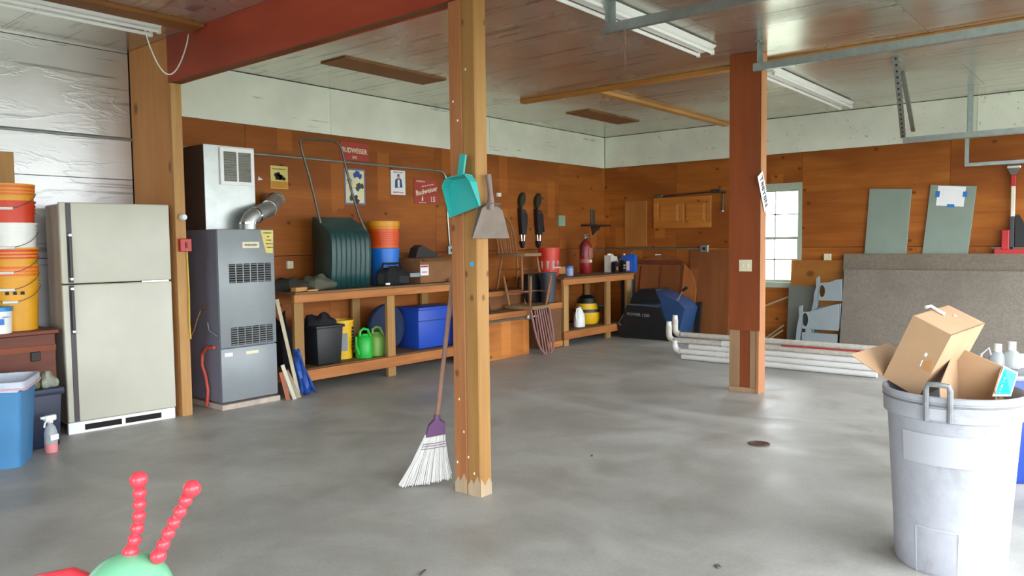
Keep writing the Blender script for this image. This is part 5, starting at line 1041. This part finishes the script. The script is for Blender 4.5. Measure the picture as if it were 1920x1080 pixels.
P(MB().prism([Vector(p) - off for p in ((3.657, .620, .996), (3.665, .612, .993), (3.655, .604, .989), (3.645, .612, .992))], ntp * .002), 'white_sticker', PAPER, cx)
P(MB().tube([Vector(p) - off + ntp * .006 for p in ((3.595, .712, 1.022), (3.62, .697, 1.026), (3.60, .665, 1.009), (3.597, .641, .997))], .007, 6), 'torn_tape', plain('white_tape', '#eeeaf0', .4, 0, .02), cx)
c2 = thing('carton', 'smaller open carton with bright blue printed flap in the trash can', 'box', (3.55, .52, .62))
o2 = Vector((3.55, .52, .62)); T = [Vector(v) - o2 for v in ((3.684, .610, .863), (3.665, .438, .793), (3.50, .44, .72), (3.36, .61, .74))]; dn = Vector((-.045, -.02, -.20))
for nm, a, b in (('back_panel', 0, 1), ('left_panel', 0, 3), ('front_panel', 3, 2), ('right_panel', 1, 2)):
    k = .55 if nm in ('front_panel',) else 1
    P(MB().prism([T[a] if k == 1 else T[a] + dn * .3, T[b] if k == 1 else T[b] + dn * .3, T[b] + dn * (1 if a != 3 or True else 1), T[a] + dn], ((T[0] + T[2]) / 2 - (T[a] + T[b]) / 2).normalized() * .004), nm, CARD_IN, c2)
P(MB().panel([T[0] + dn, T[1] + dn, T[2] + dn, T[3] + dn], .004), 'bottom_panel', CARD_IN, c2)
F = [Vector(v) - o2 for v in ((3.660, .432, .796), (3.692, .387, .768), (3.528, .391, .698), (3.482, .447, .699))]
fn = (F[1] - F[0]).cross(F[2] - F[0]).normalized(); fn = fn if fn.x < 0 else -fn
fp_ = P(MB().prism(F, fn * -.004), 'printed_flap', plain('white_card_edge', '#d8d2c8', .7, 0, .03), c2)
mid = sum(F, Vector()) / 4; G_ = [mid + (v - mid) * .86 for v in F]
P(MB().prism(G_, fn * .001), 'blue_print', plain('cyan_print', '#12b4ea', .5, 0, .02), fp_)
ux = (F[0] - F[3]).normalized(); uz = fn; uy = uz.cross(ux); tx = text('WRAP', .038, WHITE, fp_, (0, 0, 0), (0, 0, 0)); tx.rotation_euler = Matrix((ux, uy, uz)).transposed().to_euler(); tx.location = mid + fn * .002 - ux * .03
tt = thing('storage_bin', 'blue storage bin behind the trash can at the right edge', 'bin', (5.06, .42, 0), R(38))
P(MB().obox((0, 0, .29), (.34, .56, .58), None, .02, 2, (.88, .9)), 'body', plain('deep_blue_bin', '#1b3f9a', .4, 0, .05, 4), tt); P(MB().obox((0, 0, .575), (.37, .60, .03), None, .008, 2), 'lid', plain('gray_bin_lid', '#8d8f98', .4), tt)
for lb, (x, y), s in (('clear plastic bottle with white cap behind the cartons, left of two', (5.02, .625), 1.0), ('clear plastic bottle with white cap behind the cartons, right of two', (5.04, .560), 1.12)):
    b = thing('clear_bottle', lb, 'bottle', (x, y, .592), 0, 'clear bottles on the blue storage bin')
    P(MB().lathe([(0, 0), (.04 * s, 0), (.042 * s, .05 * s), (.03 * s, .075 * s), (.017, .09 * s), (0, .09 * s)], 18), 'body', CLR, b); P(MB().lathe([(0, .088 * s), (.020, .088 * s), (.020, .13 * s), (0, .13 * s)], 14), 'cap', WHITE, b)
o = P(MB().tube([(5.0, .70, .60), (4.99, .70, .66), (5.0, .665, .70), (5.01, .65, .64), (5.0, .69, .605)], .006, 6), 'plastic_loop', plain('white_film', '#dcdfe6', .3), None); tag(o, 'white plastic loop behind the tilted carton', 'strap')
pv = thing('pvc_stub', 'short upright white pipe piece on the blue storage bin', 'pipe', (5.085, .515, .592)); P(MB().cyl((0, 0, 0), (0, 0, .075), .022, None, 14), 'pipe', PVC, pv); P(MB().cyl((0, 0, .0), (0, 0, .03), .028, None, 14), 'coupling', PVC, pv)
# ---------------------------------------------------------------- ride-on toy in the foreground
HEAD = Vector((.774, 1.818, .504))
FEELERS = ([(.804, 1.807, .775), (.8037, 1.8044, .7438), (.8023, 1.8037, .7178), (.80, 1.8039, .6905), (.796, 1.8061, .6619), (.7903, 1.8104, .6347), (.783, 1.8166, .6062)],
           [(.8822, 1.7102, .7527), (.8716, 1.7205, .7256), (.8619, 1.7298, .6997), (.8514, 1.7402, .6739), (.8418, 1.7495, .6493), (.8329, 1.7578, .6234), (.824, 1.7661, .5963)])
REDH = ((.60, 2.08, .44), (.66, 2.03, .515), (.712, 1.975, .527), (.76, 1.90, .50))
ty = thing('caterpillar_toy', 'toy caterpillar with pale green head and beaded red feelers in the left foreground', 'toy', (.78, 1.86, 0))
o3 = Vector((.78, 1.86, 0)); TG = plain('pale_green_toy_plastic', '#72b48f', .25, 0, .02, 3); TR = plain('coral_red_toy_plastic', '#e23b48', .3, 0, .02, 4)
hc = Vector((0, 0, 0)) + HEAD - o3
P(MB().sphere(hc, .101, (1, 1, 1.0), 32, 20), 'head', TG, ty)
bz = hc.z
P(MB().sphere((0, .02, .30), .13, (1, 1, .8), 24, 14).sphere((.0, .03, .13), .16, (1, 1, .8), 24, 14), 'body_segment', TG, ty)
for L in FEELERS:
    fe_ = None; mb = MB()
    for i, p in enumerate(L): mb.sphere(Vector(p) - o3, .0205 if i == 0 else (.0155 if i < 6 else .0185), (1, 1, 1), 16, 10)
    mb.tube([Vector(p) - o3 for p in L], .009, 8); f_ = P(mb, 'feeler', TR, ty); f_['label'] = 'red beaded feeler'
P(MB().tube([Vector(p) - o3 for p in REDH], [.02, .024, .024, .02], 12), 'side_handle', TR, ty)
